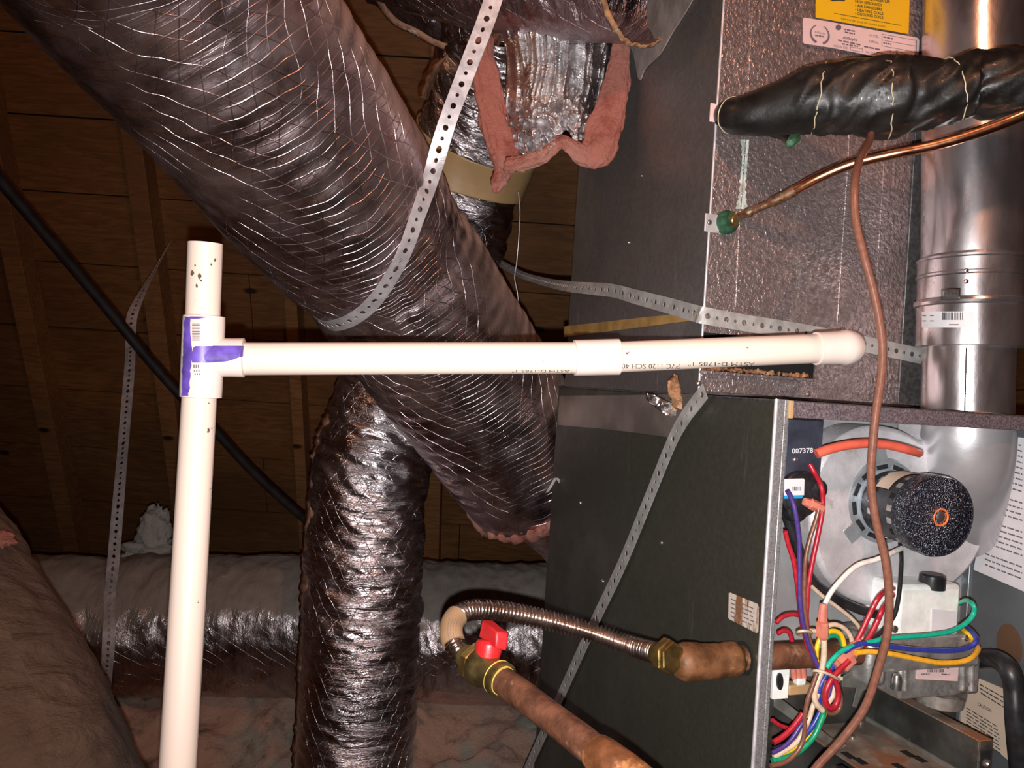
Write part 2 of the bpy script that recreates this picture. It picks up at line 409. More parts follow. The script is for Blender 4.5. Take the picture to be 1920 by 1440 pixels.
struct(MB().box(V((-3.8, -2.2, -.04)), V((7.6, 0, 0)), V((0, 6.6, 0)), V((0, 0, .04))).build('floor', M['floor']))
struct(MB().box(V((-3.8, -2.2, 3.45)), V((7.6, 0, 0)), V((0, 6.6, 0)), V((0, 0, .04))).build('ceiling', M['deck']))
struct(MB().box(V((-3.84, -2.2, 0)), V((.04, 0, 0)), V((0, 6.6, 0)), V((0, 0, 3.45))).build('wall_left', M['deck']))
struct(MB().box(V((3.8, -2.2, 0)), V((.04, 0, 0)), V((0, 6.6, 0)), V((0, 0, 3.45))).build('wall_right', M['deck']))
struct(MB().box(V((-3.8, -2.24, 0)), V((7.6, 0, 0)), V((0, .04, 0)), V((0, 0, 3.45))).build('wall_front', M['deck']))
def flz(x, y):
    p = V((x, y, 0))
    return .22 + .055 * n3(p, 2.1, 3) + .06 * n3(p, 5, 9) + .035 * n3(p, 11, 1) + .016 * n3(p, 27, 5) + .008 * n3(p, 60, 5) + .27 * ss(1.72, 2.55, y) - .26 * ss(2.6, 3.1, y)
mb = MB().grid(420, 240, lambda a, b: V((-3.5 + 5.5 * a, 1.72 + 2.0 * b, flz(-3.5 + 5.5 * a, 1.72 + 2.0 * b))))
o = mb.build('loose_insulation', M['fluff'], smooth=180)
tag(o, 'lumpy blown pink and grey-green insulation covering the attic floor', 'insulation', kind='stuff')
# tuft caught on the big horizontal duct
tc = P(288, 1000, 2.36)
def blob(c, rx, ry, rz, seed, amp=.3, n=36, f=14):
    mb = MB(); vs = []; 
    def fn(a, b):
        th = 2 * pi * a; ph = pi * b; d = V((cos(th) * sin(ph), sin(th) * sin(ph), cos(ph)))
        k = 1 + amp * noise.noise(d * 2.2 + V((seed, 0, 0))) + amp * .6 * noise.noise(d * f * .5 + V((seed, 3, 0))) 
        return c + V((d.x * rx * k, d.y * ry * k, d.z * rz * k))
    mb.grid(n, n, fn); return mb
mb = blob(tc, .048, .04, .075, 3, .4); mb.add(*(lambda b: (b.v, b.f))(blob(tc - V((0, 0, .06)), .085, .05, .05, 8, .4)))
tag(mb.build('insulation_tuft', M['fluffw'], smooth=180), 'pale insulation tuft sitting on top of the long horizontal duct', 'insulation')

# ------------------------------------------------------------------ ducts
# A: the big dusty diagonal duct
pA = [(-60, -900, .66), (90, -420, .70), (225, -167, .83), (330, -25, .91), (432, 106, .99), (576, 301, 1.13), (720, 488, 1.32), (870, 705, 1.50), (965, 838, 1.60), (1003, 890, 1.645)]
ptsA, _ = PS(pA, 24); ptsA, _ = resample(ptsA, .004); RA = .162
LA = [0.0]
for a, b in zip(ptsA, ptsA[1:]): LA.append(LA[-1] + (b - a).length)
strapA = min(range(len(ptsA)), key=lambda i: (ptsA[i] - P(716, 478, 1.31)).length); LS = LA[strapA]
def dispA(th, L, p):
    q = V((cos(th) * 1.4, sin(th) * 1.4, L * 6))
    r = .005 * noise.noise(q) + .0015 * noise.noise(V((cos(th) * 3, sin(th) * 3, L * 24 + 7)))
    r += .0016 * sin(2 * pi * L / .032 + th) * (.4 + noise.noise(V((cos(th), sin(th), L * 5))))
    k = math.exp(-((L - LS) / .045) ** 2); r -= .010 * k
    r += .006 * noise.noise(V((cos(th) * 9, sin(th) * 9, L * 9))) * math.exp(-((L - LS) / .10) ** 2)
    return r
mbA = MB().tube(ptsA, RA, 110, caps=False, disp=dispA); bvA = mbA.bvh()
dA = thing('flexible_duct', 'widest dusty foil duct slanting down behind the white pipe to the furnace', 'duct', ptsA[-1], 'insulated flexible ducts')
oA = mbA.build('foil_jacket', M['foilA'], dA, smooth=180)
# torn end: ring of pink wool, then the inner collar going on behind the furnace
axA = (ptsA[-1] - ptsA[-6]).normalized(); endA = ptsA[-1]
nr = MB().tube([endA - axA * .012, endA, endA + axA * .018, endA + axA * .034], [RA * .99, RA * 1.01, RA * .99, RA * .84], 120, caps=False,
               disp=lambda th, L, p: .010 * noise.noise(V((cos(th) * 9, sin(th) * 9, L * 60))) + .006 * noise.noise(V((cos(th) * 26, sin(th) * 26, L * 90))))
nr.build('wool_edge', M['pink'], dA, smooth=180, solid=.004, label='pink glass wool showing at the torn end')
MB().tube([endA - axA * .004, endA + axA * .034, endA + axA * .050], [RA * .93, RA * .90, RA * .72], 90, caps=False,
          disp=lambda th, L, p: .008 * noise.noise(V((cos(th) * 12, sin(th) * 12, L * 60)))).build('lining_edge', M['brownfray'], dA, smooth=180, solid=.003)
MB().tube([endA - axA * .02, endA + axA * .05, endA + axA * .18, endA + axA * .34], [RA * .70, RA * .72, RA * .60, RA * .56], 64, caps=True).build('inner_collar', M['foilD'], dA, smooth=60)
# small foil patch sticking out at the furnace edge
def patch(name, m, pts, parent, thick=.0008, nrm=None, cr=.0):
    """thin irregular sheet, fan from its centre, given as points"""
    c = sum(pts, V((0, 0, 0))) / len(pts); mb = MB(); mb.add([c] + pts, [(0, i + 1, (i + 1) % len(pts) + 1) for i in range(len(pts))])
    return mb.build(name, m, parent, smooth=30, solid=thick)

for (a, b, c) in (((1042, 896), (1026, 922), (1030, 918)), ((1044, 896), (1062, 918), (1058, 921))):
    q = [P(a[0] - 3, a[1], 1.40), P(a[0] + 3, a[1], 1.40), P(b[0] + 3, b[1], 1.41), P(b[0] - 3, b[1] + 2, 1.41)]
    mb = MB(); mb.add(q, [(0, 1, 2, 3)]); mb.build('foil_tab', M['galv'], dA, smooth=0, solid=.0008)
# C: vertical crinkled duct, rises behind A to the elbow
pC = [(664, 1700, 1.72), (664, 1440, 1.75), (676, 1250, 1.76), (686, 1050, 1.77), (697, 900, 1.78), (722, 790, 1.80), (752, 690, 1.82), (800, 560, 1.82), (845, 440, 1.80), (872, 330, 1.76), (905, 235, 1.70), (930, 150, 1.62), (955, 60, 1.52), (975, -20, 1.42)]
ptsC, _ = PS(pC, 24); ptsC, _ = resample(ptsC, .004); RC = .131
def ridge(x): return 1 - abs(x) * 2
def dispC(th, L, p):
    am = .45 + .75 * ss(.25, .75, L)
    q1 = noise.noise(V((cos(th) * 1.0, sin(th) * 1.0, L * 19)))
    q2 = ridge(noise.noise(V((cos(th) * 1.5 + 4, sin(th) * 1.5, L * 38 + 2 * cos(th)))))
    q3 = ridge(noise.noise(V((cos(th) * 2.6 + 9, sin(th) * 2.6, L * 75))))
    return am * (.007 * q1 + .0050 * q2 + .0022 * q3 - .004) + .005 * noise.noise(V((cos(th), sin(th), L * 4)))
mbC = MB().tube(ptsC, RC, 120, caps=False, disp=dispC)
dC = thing('flexible_duct', 'crinkled shiny foil duct rising upright in front of the long horizontal duct', 'duct', ptsC[0], 'insulated flexible ducts')
mbC.build('foil_jacket', M['foilC'], dC, smooth=180)
def nearest(pts, q): return min(range(len(pts)), key=lambda i: (pts[i] - q).length)
i0 = nearest(ptsC, P(868, 345, 1.77)); i1 = nearest(ptsC, P(893, 262, 1.72))
if i0 > i1: i0, i1 = i1, i0
MB().tube(ptsC[i0:i1 + 1], RC + .009, 80, caps=False, disp=lambda th, L, p: .004 * noise.noise(V((cos(th) * 2, sin(th) * 2, L * 9)))).build('tape_band', M['tan'], dC, smooth=180, solid=.003)
# ragged jacket seam hanging on the outer side of C
bvC = mbC.bvh()
def hit(bv, px, py, off=0.0):
    r = ray(px, py); h = bv.ray_cast(O, r, 8)
    return (h[0] + h[1] * off, h[1]) if h[0] else (None, None)
se = [(648, 712), (628, 755), (606, 800), (592, 850), (585, 900), (578, 960), (573, 1020), (570, 1090), (568, 1160), (563, 1230), (560, 1300), (557, 1370), (553, 1440), (550, 1500)]
ses = spline([(a, b) for a, b in se], 10); vs = []; fs = []
for i, (a, b) in enumerate(ses):
    jag = 5 + 7 * abs(noise.noise(V((i * .37, 0, 2)))) * 2 + 3 * noise.noise(V((i * 1.1, 5, 2)))
    vs += [P(a - jag * .9, b, 1.765), P(a + 3, b, 1.752), P(a + 10, b + 1, 1.735)]
    if i: fs += [(3 * i - 3, 3 * i - 2, 3 * i + 1, 3 * i), (3 * i - 2, 3 * i - 1, 3 * i + 2, 3 * i + 1)]
mb = MB(); mb.add(vs, fs); mb.build('seam_flap', M['seam'], dC, smooth=60, solid=.002, label='ragged brown seam edge')

# D: long horizontal duct
pD = [(-420, 1190, 2.05), (-120, 1182, 2.12), (100, 1172, 2.18), (400, 1170, 2.22), (700, 1178, 2.24), (1000, 1186, 2.24), (1300, 1196, 2.2), (1500, 1205, 2.15)]
ptsD, _ = PS(pD, 30); ptsD, _ = resample(ptsD, .006); RD = .195
LD = [0.0]
for a, b in zip(ptsD, ptsD[1:]): LD.append(LD[-1] + (b - a).length)
LSD = LD[nearest(ptsD, P(205, 1170, 2.2))]
def dispD(th, L, p):
    r = .010 * noise.noise(V((cos(th) * 1.2, sin(th) * 1.2, L * 3))) + .005 * ridge(noise.noise(V((cos(th) * 2 + 3, sin(th) * 2, L * 13)))) - .004
    r += .0035 * ridge(noise.noise(V((cos(th) * 4 + 8, sin(th) * 4, L * 26))))
    return r - .016 * math.exp(-((L - LSD) / .05) ** 2)
mbD = MB().tube(ptsD, RD, 110, caps=True, disp=dispD); bvD = mbD.bvh()
tag(mbD.build('flexible_duct', M['foilD'], smooth=180), 'long horizontal grey foil duct lying low over the loose insulation', 'duct', 'insulated flexible ducts')

# I: brown dusty duct in the bottom corner
pI = [(-330, 880, 1.30), (-215, 1075, 1.22), (-140, 1225, 1.12), (-20, 1500, 1.02), (60, 1720, .98), (80, 1900, .96)]
ptsI, _ = PS(pI, 24); ptsI, _ = resample(ptsI, .005)
def dispI(th, L, p):
    return .010 * noise.noise(V((cos(th) * 1.5, sin(th) * 1.5, L * 5))) + .004 * ridge(noise.noise(V((cos(th) * 3 + 3, sin(th) * 3, L * 20)))) + .002 * noise.noise(V((cos(th) * 14, sin(th) * 14, L * 22)))
dI = thing('flexible_duct', 'near brown dust-coated duct in the bottom corner with a ragged upper edge', 'duct', ptsI[-1], 'insulated flexible ducts')
mbI = MB().tube(ptsI, .170, 100, caps=True, disp=dispI); mbI.build('foil_jacket', M['foilI'], dI, smooth=180)
sI = spline([(2, 1008), (28, 1070), (52, 1118), (86, 1180), (122, 1240), (150, 1300), (178, 1370), (208, 1440), (225, 1500)], 12); vs = []; fs = []
for i, (a, b) in enumerate([]):
    jg = 2 + 4 * abs(noise.noise(V((i * .5, 7, 2)))) * 2
    vs += [P(a + jg, b, 1.13), P(a - 4, b + 1, 1.12), P(a - 14, b + 3, 1.105)]
    if i: fs += [(3 * i - 3, 3 * i - 2, 3 * i + 1, 3 * i), (3 * i - 2, 3 * i - 1, 3 * i + 2, 3 * i + 1)]
blob(P(6, 1012, 1.13), .014, .014, .010, 5, .6).build('wool_tuft', M['pink'], dI, smooth=180)

# G: dark duct along the top that runs into the cabinet side
pG = [(560, -210, 1.46), (700, -120, 1.40), (850, -70, 1.30), (1000, -52, 1.20), (1120, -50, 1.12), (1215, -52, 1.06)]
ptsG, _ = PS(pG, 20); ptsG, _ = resample(ptsG, .005); RG = .092
def dispG(th, L, p):
    return .006 * noise.noise(V((cos(th) * 1.4, sin(th) * 1.4, L * 8))) + .003 * ridge(noise.noise(V((cos(th) * 3 + 3, sin(th) * 3, L * 25))))
dG = thing('flexible_duct', 'short dark maroon duct along the top ending frayed at the cabinet', 'duct', ptsG[-1], 'insulated flexible ducts')
mbG = MB().tube(ptsG, RG, 90, caps=False, disp=dispG); mbG.build('foil_jacket', M['foilG'], dG, smooth=180)
MB().tube([ptsG[-2], ptsG[-1], ptsG[-1] + (ptsG[-1] - ptsG[-2]) * .7], [RG + .000, RG + .003, RG - .002], 90, caps=False,
          disp=lambda th, L, p: .004 * noise.noise(V((cos(th) * 9, sin(th) * 9, L * 90)))).build('frayed_edge', M['brownfray'], dG, smooth=180, solid=.0012)
# H: crumpled sleeve at the top with torn tan lower edge
pH = [(640, -170, 1.62), (740, -75, 1.60), (840, -15, 1.58), (930, 15, 1.56)]
ptsH, _ = PS(pH, 20); ptsH, _ = resample(ptsH, .004)
dH = thing('flexible_duct', 'crumpled torn foil duct at the top between the diagonal duct and the strap', 'duct', ptsH[-1], 'insulated flexible ducts')
mbH = MB().tube(ptsH, .098, 90, caps=False, disp=lambda th, L, p: .010 * ridge(noise.noise(V((cos(th) * 2.4, sin(th) * 2.4, L * 22)))) + .006 * noise.noise(V((cos(th) * 5, sin(th) * 5, L * 12))) - .006)
mbH.build('foil_jacket', M['foilG'], dH, smooth=180)
sH = spline([(700, -8), (722, 26), (745, 48), (775, 62), (805, 80), (835, 92), (858, 96)], 10); vs = []; fs = []
for i, (a, b) in enumerate(sH):
    jg = 6 + 7 * abs(noise.noise(V((i * .45, 3, 2)))) * 2
    vs += [P(a - 2, b + jg * .25, 1.50), P(a + 2, b - 3, 1.49), P(a + 6, b - 9, 1.485)]
    if i: fs += [(3 * i - 3, 3 * i - 2, 3 * i + 1, 3 * i), (3 * i - 2, 3 * i - 1, 3 * i + 2, 3 * i + 1)]
mb = MB(); mb.add(vs, fs); mb.build('torn_edge', M['seam'], dH, smooth=60, solid=.0012)
# torn flap standing off the elbow
sF = spline([(838, 95), (812, 118), (795, 150), (786, 180)], 8); vs = []; fs = []
for i, (a, b) in enumerate(sF):
    vs += [P(a - 3 - 2 * sin(i), b, 1.53), P(a + 8, b + 4, 1.50), P(a + 16, b + 8, 1.53)]
    if i: fs += [(3 * i - 3, 3 * i - 2, 3 * i + 1, 3 * i), (3 * i - 2, 3 * i - 1, 3 * i + 2, 3 * i + 1)]
mb = MB(); mb.add(vs, fs); mb.build('torn_edge', M['brownfray'], dC, smooth=60, solid=.002)

# F: split foil sleeve with pink wool edges hanging at the cabinet
Lx = lambda j: 930 + 35 * j + 8 * sin(j * 6)
Rx = lambda j: 1176 - 56 * j
def bot(i): return 1.0 + .07 * noise.noise(V((i * 7, 1, 0))) - .14 * math.exp(-((i - .62) / .12) ** 2) + .06 * math.exp(-((i - .15) / .1) ** 2)
def sleeve(i, j):
    jj = j * bot(i); px = Lx(jj) + (Rx(jj) - Lx(jj)) * i; py = 22 + 262 * jj
    fold = .008 * ridge(noise.noise(V((i * 9, jj * 1.5, 4)))) + .004 * ridge(noise.noise(V((i * 22, jj * 4, 9))))
    fold += (.020 * ridge(noise.noise(V((i * 12, jj * 12, 2)))) + .012 * noise.noise(V((i * 30, jj * 30, 2)))) * ss(.55, .9, j)
    d = 1.255 - .085 * sin(pi * i) ** .8 + .02 * jj - fold
    return P(px, py, d)
dF = thing('split_duct_sleeve', 'bright crinkled foil sleeve split open with pink wool edges beside the cabinet', 'duct', P(1040, 280, 1.2))
MB().grid(130, 130, sleeve, (.34, .26)).build('foil_jacket', M['foilF'], dF, smooth=180, solid=.0015)
def batt(lst, seed, flat=(1, .55), up=None):
    pts, rad = PS(lst, 14); pts, rad = resample(pts, .002, rad)
    return MB().tube(pts, rad, 60, disp=lambda th, L, p: .006 * noise.noise(V((cos(th) * 2.5 + seed, sin(th) * 2.5, L * 16))) + .0035 * noise.noise(V((cos(th) * 7 + seed, sin(th) * 7, L * 45))) + .0018 * noise.noise(V((cos(th) * 16 + seed, sin(th) * 16, L * 160))) , flat=flat, up=up)
bU = V((1, 0, 0))
batt([(900, 70, 1.27, .018), (912, 160, 1.26, .021), (928, 230, 1.25, .022), (945, 285, 1.24, .024), (945, 318, 1.24, .017), (933, 345, 1.24, .011), (930, 362, 1.24, .003)], 1, up=bU).build('wool_edge', M['pink'], dF, smooth=180)
batt([(1170, 60, 1.20, .012), (1160, 130, 1.195, .016), (1146, 200, 1.19, .023), (1128, 262, 1.185, .026), (1112, 300, 1.18, .022), (1108, 316, 1.18, .006)], 5, up=bU).build('wool_edge', M['pink'], dF, smooth=180)
batt([(948, 312, 1.22, .010), (985, 305, 1.19, .010), (1020, 290, 1.175, .010), (1050, 268, 1.17, .009), (1066, 272, 1.17, .010), (1092, 292, 1.175, .015), (1108, 296, 1.18, .010)], 9).build('wool_edge', M['pink'], dF, smooth=180)

# ------------------------------------------------------------------ plenum and coil cabinet
def tsz(p): q = p - C0; return q.dot(U), q.dot(W), q.z
SK = tsz(LP(1308, 738))[1]              # the coil cabinet's front stands this far behind the furnace front
SB = tsz(LP(1045, 770))[1]              # furnace back edge
SP = tsz(LP(1064, 640))[1]              # plenum back edge
FWID = .445
ZT = 1.9
Hole = [tsz(FP(x, y, SK)) for x, y in ((1310, 628), (1532, 628), (1532, 690), (1310, 694))]
hz0, hz1 = Hole[3][2], Hole[0][2] + .004; ht1 = Hole[1][0]
cab = thing('coil_cabinet', 'tall mottled galvanised cabinet standing on the furnace beside the vent', 'cabinet', FW(.2, SK + .2, 0))
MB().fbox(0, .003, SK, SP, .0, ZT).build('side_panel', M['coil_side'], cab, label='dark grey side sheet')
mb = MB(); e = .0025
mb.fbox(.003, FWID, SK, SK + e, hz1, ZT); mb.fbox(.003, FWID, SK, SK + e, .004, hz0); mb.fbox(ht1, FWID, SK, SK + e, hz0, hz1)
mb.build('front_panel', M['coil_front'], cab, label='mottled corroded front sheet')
MB().fbox(.003, FWID, SK + .02, SP, 0, ZT).build('inner_body', M['hole'], cab)
tx = tsz(FP(1697, 500, SK))[0]
MB().fbox(tx, FWID + .004, SK - .0035, SK - .0005, .006, ZT).build('corner_flange', M['coil_dark'], cab, bevel=.0008)
# raised bright seams on the front
def seam_line(pts, wpx, parent, m, name='pressed_seam', lift=.0016, s=None):
    s = SK if s is None else s
    q = [FP(a, b, s) - W * lift * .2 for a, b in pts]
    MB().tube(q, wpx, 8, flat=(1, 1)).build(name, m, parent, smooth=60)
seam_line([(1420, 2), (1411, 12), (1409, 40), (1402, 172)], .0012, cab, M['coil_front'])
seam_line([(1398, 260), (1386, 420), (1379, 575)], .0010, cab, M['coil_front'])
seam_line([(1597, 100), (1590, 300), (1578, 480), (1569, 610)], .0011, cab, M['coil_front'])
seam_line([(1660, 260), (1650, 420), (1638, 600)], .0007, cab, M['coil_front'])
mb = MB().tube([FW(.001, SK - .0005, .004), FW(.001, SK - .0005, ZT)], .0016, 8); mb.build('corner_edge', M['galv'], cab, smooth=60, label='bright folded corner')
mb = MB().fbox(.0, FWID, SK - .012, SK, .0005, .004); mb.build('base_flange', M['coil_dark'], cab, bevel=.0006)
mb = MB().fbox(.0, ht1, SK - .007, SK, hz0 - .004, hz0); mb.build('slot_lip', M['coil_front'], cab, bevel=.0006)
# frayed lining inside the slot
mb = MB().grid(80, 6, lambda a, b: FW(.004 + a * (ht1 - .006), SK + .004 + .012 * b, hz0 + .004 * b + .004 * abs(noise.noise(V((a * 30, b * 3, 1)))) * 2))
mb.build('slot_lining', M['brownfray'], cab, smooth=60)
def screw(px, py, s, parent, r=.0034, pl='F', name='screw', m=None):
    c = FP(px, py, s) if pl == 'F' else LP(px, py, s)
    ax = -W if pl == 'F' else -U
    return MB().lathe(c - ax * .001, ax, [(0, r), (.0018, r), (.0030, r * .6), (.0032, .0001)], 12).build(name, m or M['steel'], parent, smooth=50)
for a, b in ((1355, 105), (1310, 719), (1516, 745 - 6)): screw(a, b, SK - (.0 if b < 700 else .008), cab)
for a, b in ((1160, 640), (1180, 455), (1204, 330)): screw(a, b, 0.0, cab, .0014, 'L')
# tape band, yellow strip, mastic flap on the side sheet
def quadL(pts, t, name, m, parent, th=.0008, lab=None):
    q = [LP(a, b, t) for a, b in pts]
    return MB().prism(q, -U * th).build(name, m, parent, label=lab)
quadL([(1050, 742), (1180, 741), (1318, 738), (1300, 775), (1268, 822), (1200, 812), (1120, 803), (1046, 797)], -.0006, 'foil_tape', M['greyt'], cab, .001, 'dull grey-brown foil tape over the joint')
quadL([(1058, 612), (1200, 596), (1306, 585), (1306, 600), (1200, 614), (1058, 632)], -.0006, 'yellow_tape_strip', M['maskt'], cab, .001)
mb = MB(); q = spline([(1176, 70), (1190, 105), (1200, 150), (1212, 128), (1240, 100), (1262, 62), (1300, 0), (1320, -60)], 6)
top = [LP(a, b, -.001) for a, b in q] ; 
mb.prism(top + [LP(1180, -60, -.001)], -U * .002); mb.build('mastic_flap', M['glue'], cab, smooth=40)
struct_p = MB().fbox(.0, FWID, SK - .01, SP, ZT - .002, ZT)
# torn foil curl
cu = thing('torn_foil_scrap', 'small curled scrap of torn foil tape peeling off the cabinet corner', 'tape', P(1262, 770, 1.0))
def curl(pts, name, m, kx=.25, ky=.10):
    s = spline(pts, 8); mb = MB(); n = len(s)
    vs = []; 
    for i, (a, b, d, w) in enumerate(s):
        jg = 1 + .35 * noise.noise(V((i * .6, 1, 4)))
        for k in range(5):
            vs.append(P(a + (k - 2) * w * kx * jg, b + (k - 2) * w * ky * jg, d + .004 * sin(k * 1.4 + i * .5)))
    mb.add(vs, [(i * 5 + k, i * 5 + k + 1, i * 5 + k + 6, i * 5 + k + 5) for i in range(n - 1) for k in range(4)])
    mb.build(name, m, cu, smooth=50, solid=.0006)
curl([(1212, 742, .985, 8), (1222, 748, .975, 16), (1238, 758, .97, 20), (1256, 768, .975, 22), (1268, 772, .985, 14)], 'silver_curl', M['foilF'], -.08, .26)
curl([(1268, 702, .985, 6), (1264, 720, .975, 22), (1266, 742, .97, 26), (1270, 765, .98, 18)], 'copper_curl', M['brownfray'])

# labels on the cabinet front
def sticker(pts, s, name, m, parent, pl='F', th=.0006, lab=None):
    q = [(FP if pl == 'F' else LP)(a, b, s) for a, b in pts]
    ax = -W if pl == 'F' else -U
    return MB().prism(q, ax * th).build(name, m, parent, label=lab)
def textverts(body, bold=False):
    cv = bpy.data.curves.new('t', 'FONT'); cv.body = body; cv.size = 1.0; cv.resolution_u = 2; cv.align_x = 'LEFT'
    if bold: cv.offset = .018
    ob = bpy.data.objects.new('t', cv); me = ob.to_mesh()
    vs = [(v.co.x, v.co.y) for v in me.vertices]; fs = [tuple(p.vertices) for p in me.polygons]
    ob.to_mesh_clear(); bpy.data.objects.remove(ob); bpy.data.curves.remove(cv)
    return vs, fs
def put_text(mb, body, fn, w=None, h=1.0, bold=False):
    """fn(x, y): x runs 0..1 over the text's width (or in heights if w is None)"""
    vs, fs = textverts(body, bold)
    if not vs: return
    x1 = max(v[0] for v in vs); mb.add([fn(x / x1, y) for x, y in vs], fs)
def plane_text(mb, body, x0, y0, x1, y1, hpx, s, pl='F', bold=False, lift=.0012):
    """baseline from pixel (x0,y0) to (x1,y1), capital height hpx"""
    ax = -W if pl == 'F' else -U; G = FP if pl == 'F' else LP
    put_text(mb, body, lambda x, y: G(x0 + (x1 - x0) * x, y0 + (y1 - y0) * x - y * hpx / .7, s) + ax * lift, bold=bold)
def bars(mb, x0, y0, x1, y1, hpx, s, pl='F', seed=0, n=6, lift=.0011):
    """a row of small printed words too small to read"""
    rnd = random.Random(seed); x = 0.0; ax = -W if pl == 'F' else -U; G = FP if pl == 'F' else LP
    while x < .98:
        w = min(1 - x, rnd.uniform(.5, 1.4) / n)
        q = []
        for xx, yy in ((x, 0), (x + w, 0), (x + w, 1), (x, 1)):
            q.append(G(x0 + (x1 - x0) * xx, y0 + (y1 - y0) * xx - yy * hpx, s) + ax * lift)
        mb.add(q, [(0, 1, 2, 3)]); x += w + .25 / n
def rects(mb, quads, s, pl='F', lift=.0011):
    ax = -W if pl == 'F' else -U; G = FP if pl == 'F' else LP
    for q in quads: mb.add([G(a, b, s) + ax * lift for a, b in q], [(0, 1, 2, 3)])
def linebar(x0, y0, x1, y1, t=1.0): return ((x0, y0), (x1, y1), (x1, y1 + t), (x0, y0 + t))
S2 = SK - .0042
yl = sticker([(1530, -60), (1706, -40), (1703, 64), (1529, 33)], S2, 'yellow_label', M['papery'], cab, lab='bright yellow maker label')
mb = MB()
for body, x0, y0, x1, y1, h in (('MANUFACTURER OF:', 1600, -3, 1668, 7, 7), ('HIGH EFFICIENCY', 1602, 5, 1653, 13, 5), ('• AIR HANDLERS', 1602, 13, 1653, 21, 5),
                                ('• HEATING COILS', 1602, 21, 1655, 29, 5), ('• COOLING COILS', 1602, 28, 1655, 36, 5)):
    plane_text(mb, body, x0, y0, x1, y1, h, S2, bold=True)
plane_text(mb, 'Remove this panel for service access', 1576, 37, 1659, 52, 4, S2)
rects(mb, [linebar(1563, 25, 1689, 48, 1.0)], S2)
mb.add([FP(a, b, S2) - W * .0011 for a, b in ((1550, -2), (1560, 3), (1572, 2), (1584, 3), (1580, -6), (1564, -10))], [(0, 1, 2, 3, 4, 5)])
o = mb.build('printed_text', M['inkblk'], yl, smooth=0)
S3 = S2 - .0006
wl = sticker([(1507, 33), (1560, 42), (1640, 57), (1720, 71), (1723, 76), (1721, 118), (1640, 106), (1560, 90), (1508, 82), (1505, 78), (1505, 36)], S3 , 'rating_label', M['paperp'], cab, lab='pinkish white rating label')
mb = MB()
plane_text(mb, 'AllStyle', 1579, 73, 1606, 78, 5, S3, bold=True); plane_text(mb, 'AllStyle', 1526, 62, 1546, 66, 4, S3)
plane_text(mb, 'MODEL', 1629, 69, 1647, 72, 4.5, S3); plane_text(mb, 'SERIAL', 1628, 80, 1647, 83, 4.5, S3)
plane_text(mb, 'DESIGN SIZE', 1562, 88, 1588, 93, 4, S3); plane_text(mb, 'FACTORY', 1622, 100, 1642, 104, 4, S3)
plane_text(mb, 'COIL EFFICIENCY', 1657, 97, 1704, 105, 4, S3)
for k, (x0, y0, x1, y1) in enumerate(((1527, 68, 1545, 71), (1582, 57, 1604, 61), (1583, 62, 1603, 66), (1570, 77, 1612, 86), (1578, 84, 1608, 89), (1619, 89, 1649, 95), (1655, 71, 1674, 75), (1655, 82, 1671, 85), (1672, 107, 1712, 114))):
    bars(mb, x0, y0, x1, y1, 2.6, S3, seed=k, n=4)
for (x0, y0, x1, y1, dy) in ((1652, 64, 1717, 76, 22), (1593, 88, 1616, 92, 6), (1643, 98, 1666, 102, 6)):
    rects(mb, [linebar(x0, y0, x1, y1, .8), linebar(x0, y0 + dy, x1, y1 + dy, .8), ((x0, y0), (x0 + .9, y0), (x0 + .9, y0 + dy), (x0, y0 + dy)), ((x1, y1), (x1 + .9, y1), (x1 + .9, y1 + dy), (x1, y1 + dy))], S3)
rects(mb, [linebar(1652, 75, 1717, 87, .8)], S3)
for sg in (-1, 1):      # wreath
    for k in range(11):
        a = radians(-62 + k * 12.4); cx = 1536 + sg * 17 * cos(a); cy = 65 - 17 * sin(a) + (cx - 1536) * .16
        w = 2.9 - .12 * k
        mb.add([FP(cx + w * cos(q), cy + w * .9 * sin(q), S3) - W * (.0011 + .00005 * (k % 2)) for q in (0, 1.05, 2.1, 3.15, 4.2, 5.25)], [(0, 1, 2, 3, 4, 5)])
mb.add([FP(1571 + 5.5 * cos(q), 52 + 5.5 * sin(q), S3) - W * .0011 for q in [k * pi / 6 for k in range(12)]], [tuple(range(12))])
mb.build('printed_text', M['inkgry'], wl, smooth=0)

# ------------------------------------------------------------------ furnace
fu = thing('furnace', 'open gas furnace with dark olive side and bare wiring compartment', 'furnace', FW(.2, .3, .35 - CZ + (CZ - C0.z)))
FZ = .35 - C0.z
MB().fbox(0, .0015, .001, SB, FZ, -.002).build('side_panel', M['olive'], fu, label='dark olive painted side')
tf = tsz(FP(1482, 750, 0))[0]
mb = MB().fbox(0, tf * .62, 0, .004, FZ, 0).fbox(tf * .66, tf, .001, .02, FZ, 0)
mb.build('front_flange', M['flange'], fu, bevel=.001, label='speckled grey front edge')
MB().tube([FW(.0005, .0015, FZ), FW(.0005, .0015, 0)], .0022, 10).build('rolled_edge', M['galv'], fu, smooth=60, label='bright rolled corner')
z1 = tsz(FP(1486, 753, 0))[2]; z2 = tsz(FP(1486, 783, 0))[2]
MB().fbox(tf, FWID + .004, 0, .018, z2, z1).build('top_rim', M['rim'], fu, bevel=.0012, label='speckled purplish top bar')
MB().fbox(tf - .001, tf + .004, -.0012, .004, z2 - .001, z1 + .001).build('rim_clip', M['tan'], fu, bevel=.0005)
SV = .155
MB().fbox(.0, FWID, .002, SB, -.004, -.0005).build('top_plate', M['coil_dark'], fu)
MB().fbox(.002, FWID, SV, SV + .002, FZ, -.006).build('divider_panel', M['vest'], fu, label='grey inner divider sheet')
MB().fbox(.002, FWID - .002, SV - .006, SV - .001, FZ, tsz(FP(1600, 1262, SV))[2]).build('shade_sheet', M['darkm'], fu, label='dark sheet added for the lower shade')  # dark sheet added in front of the divider to shade the burner area
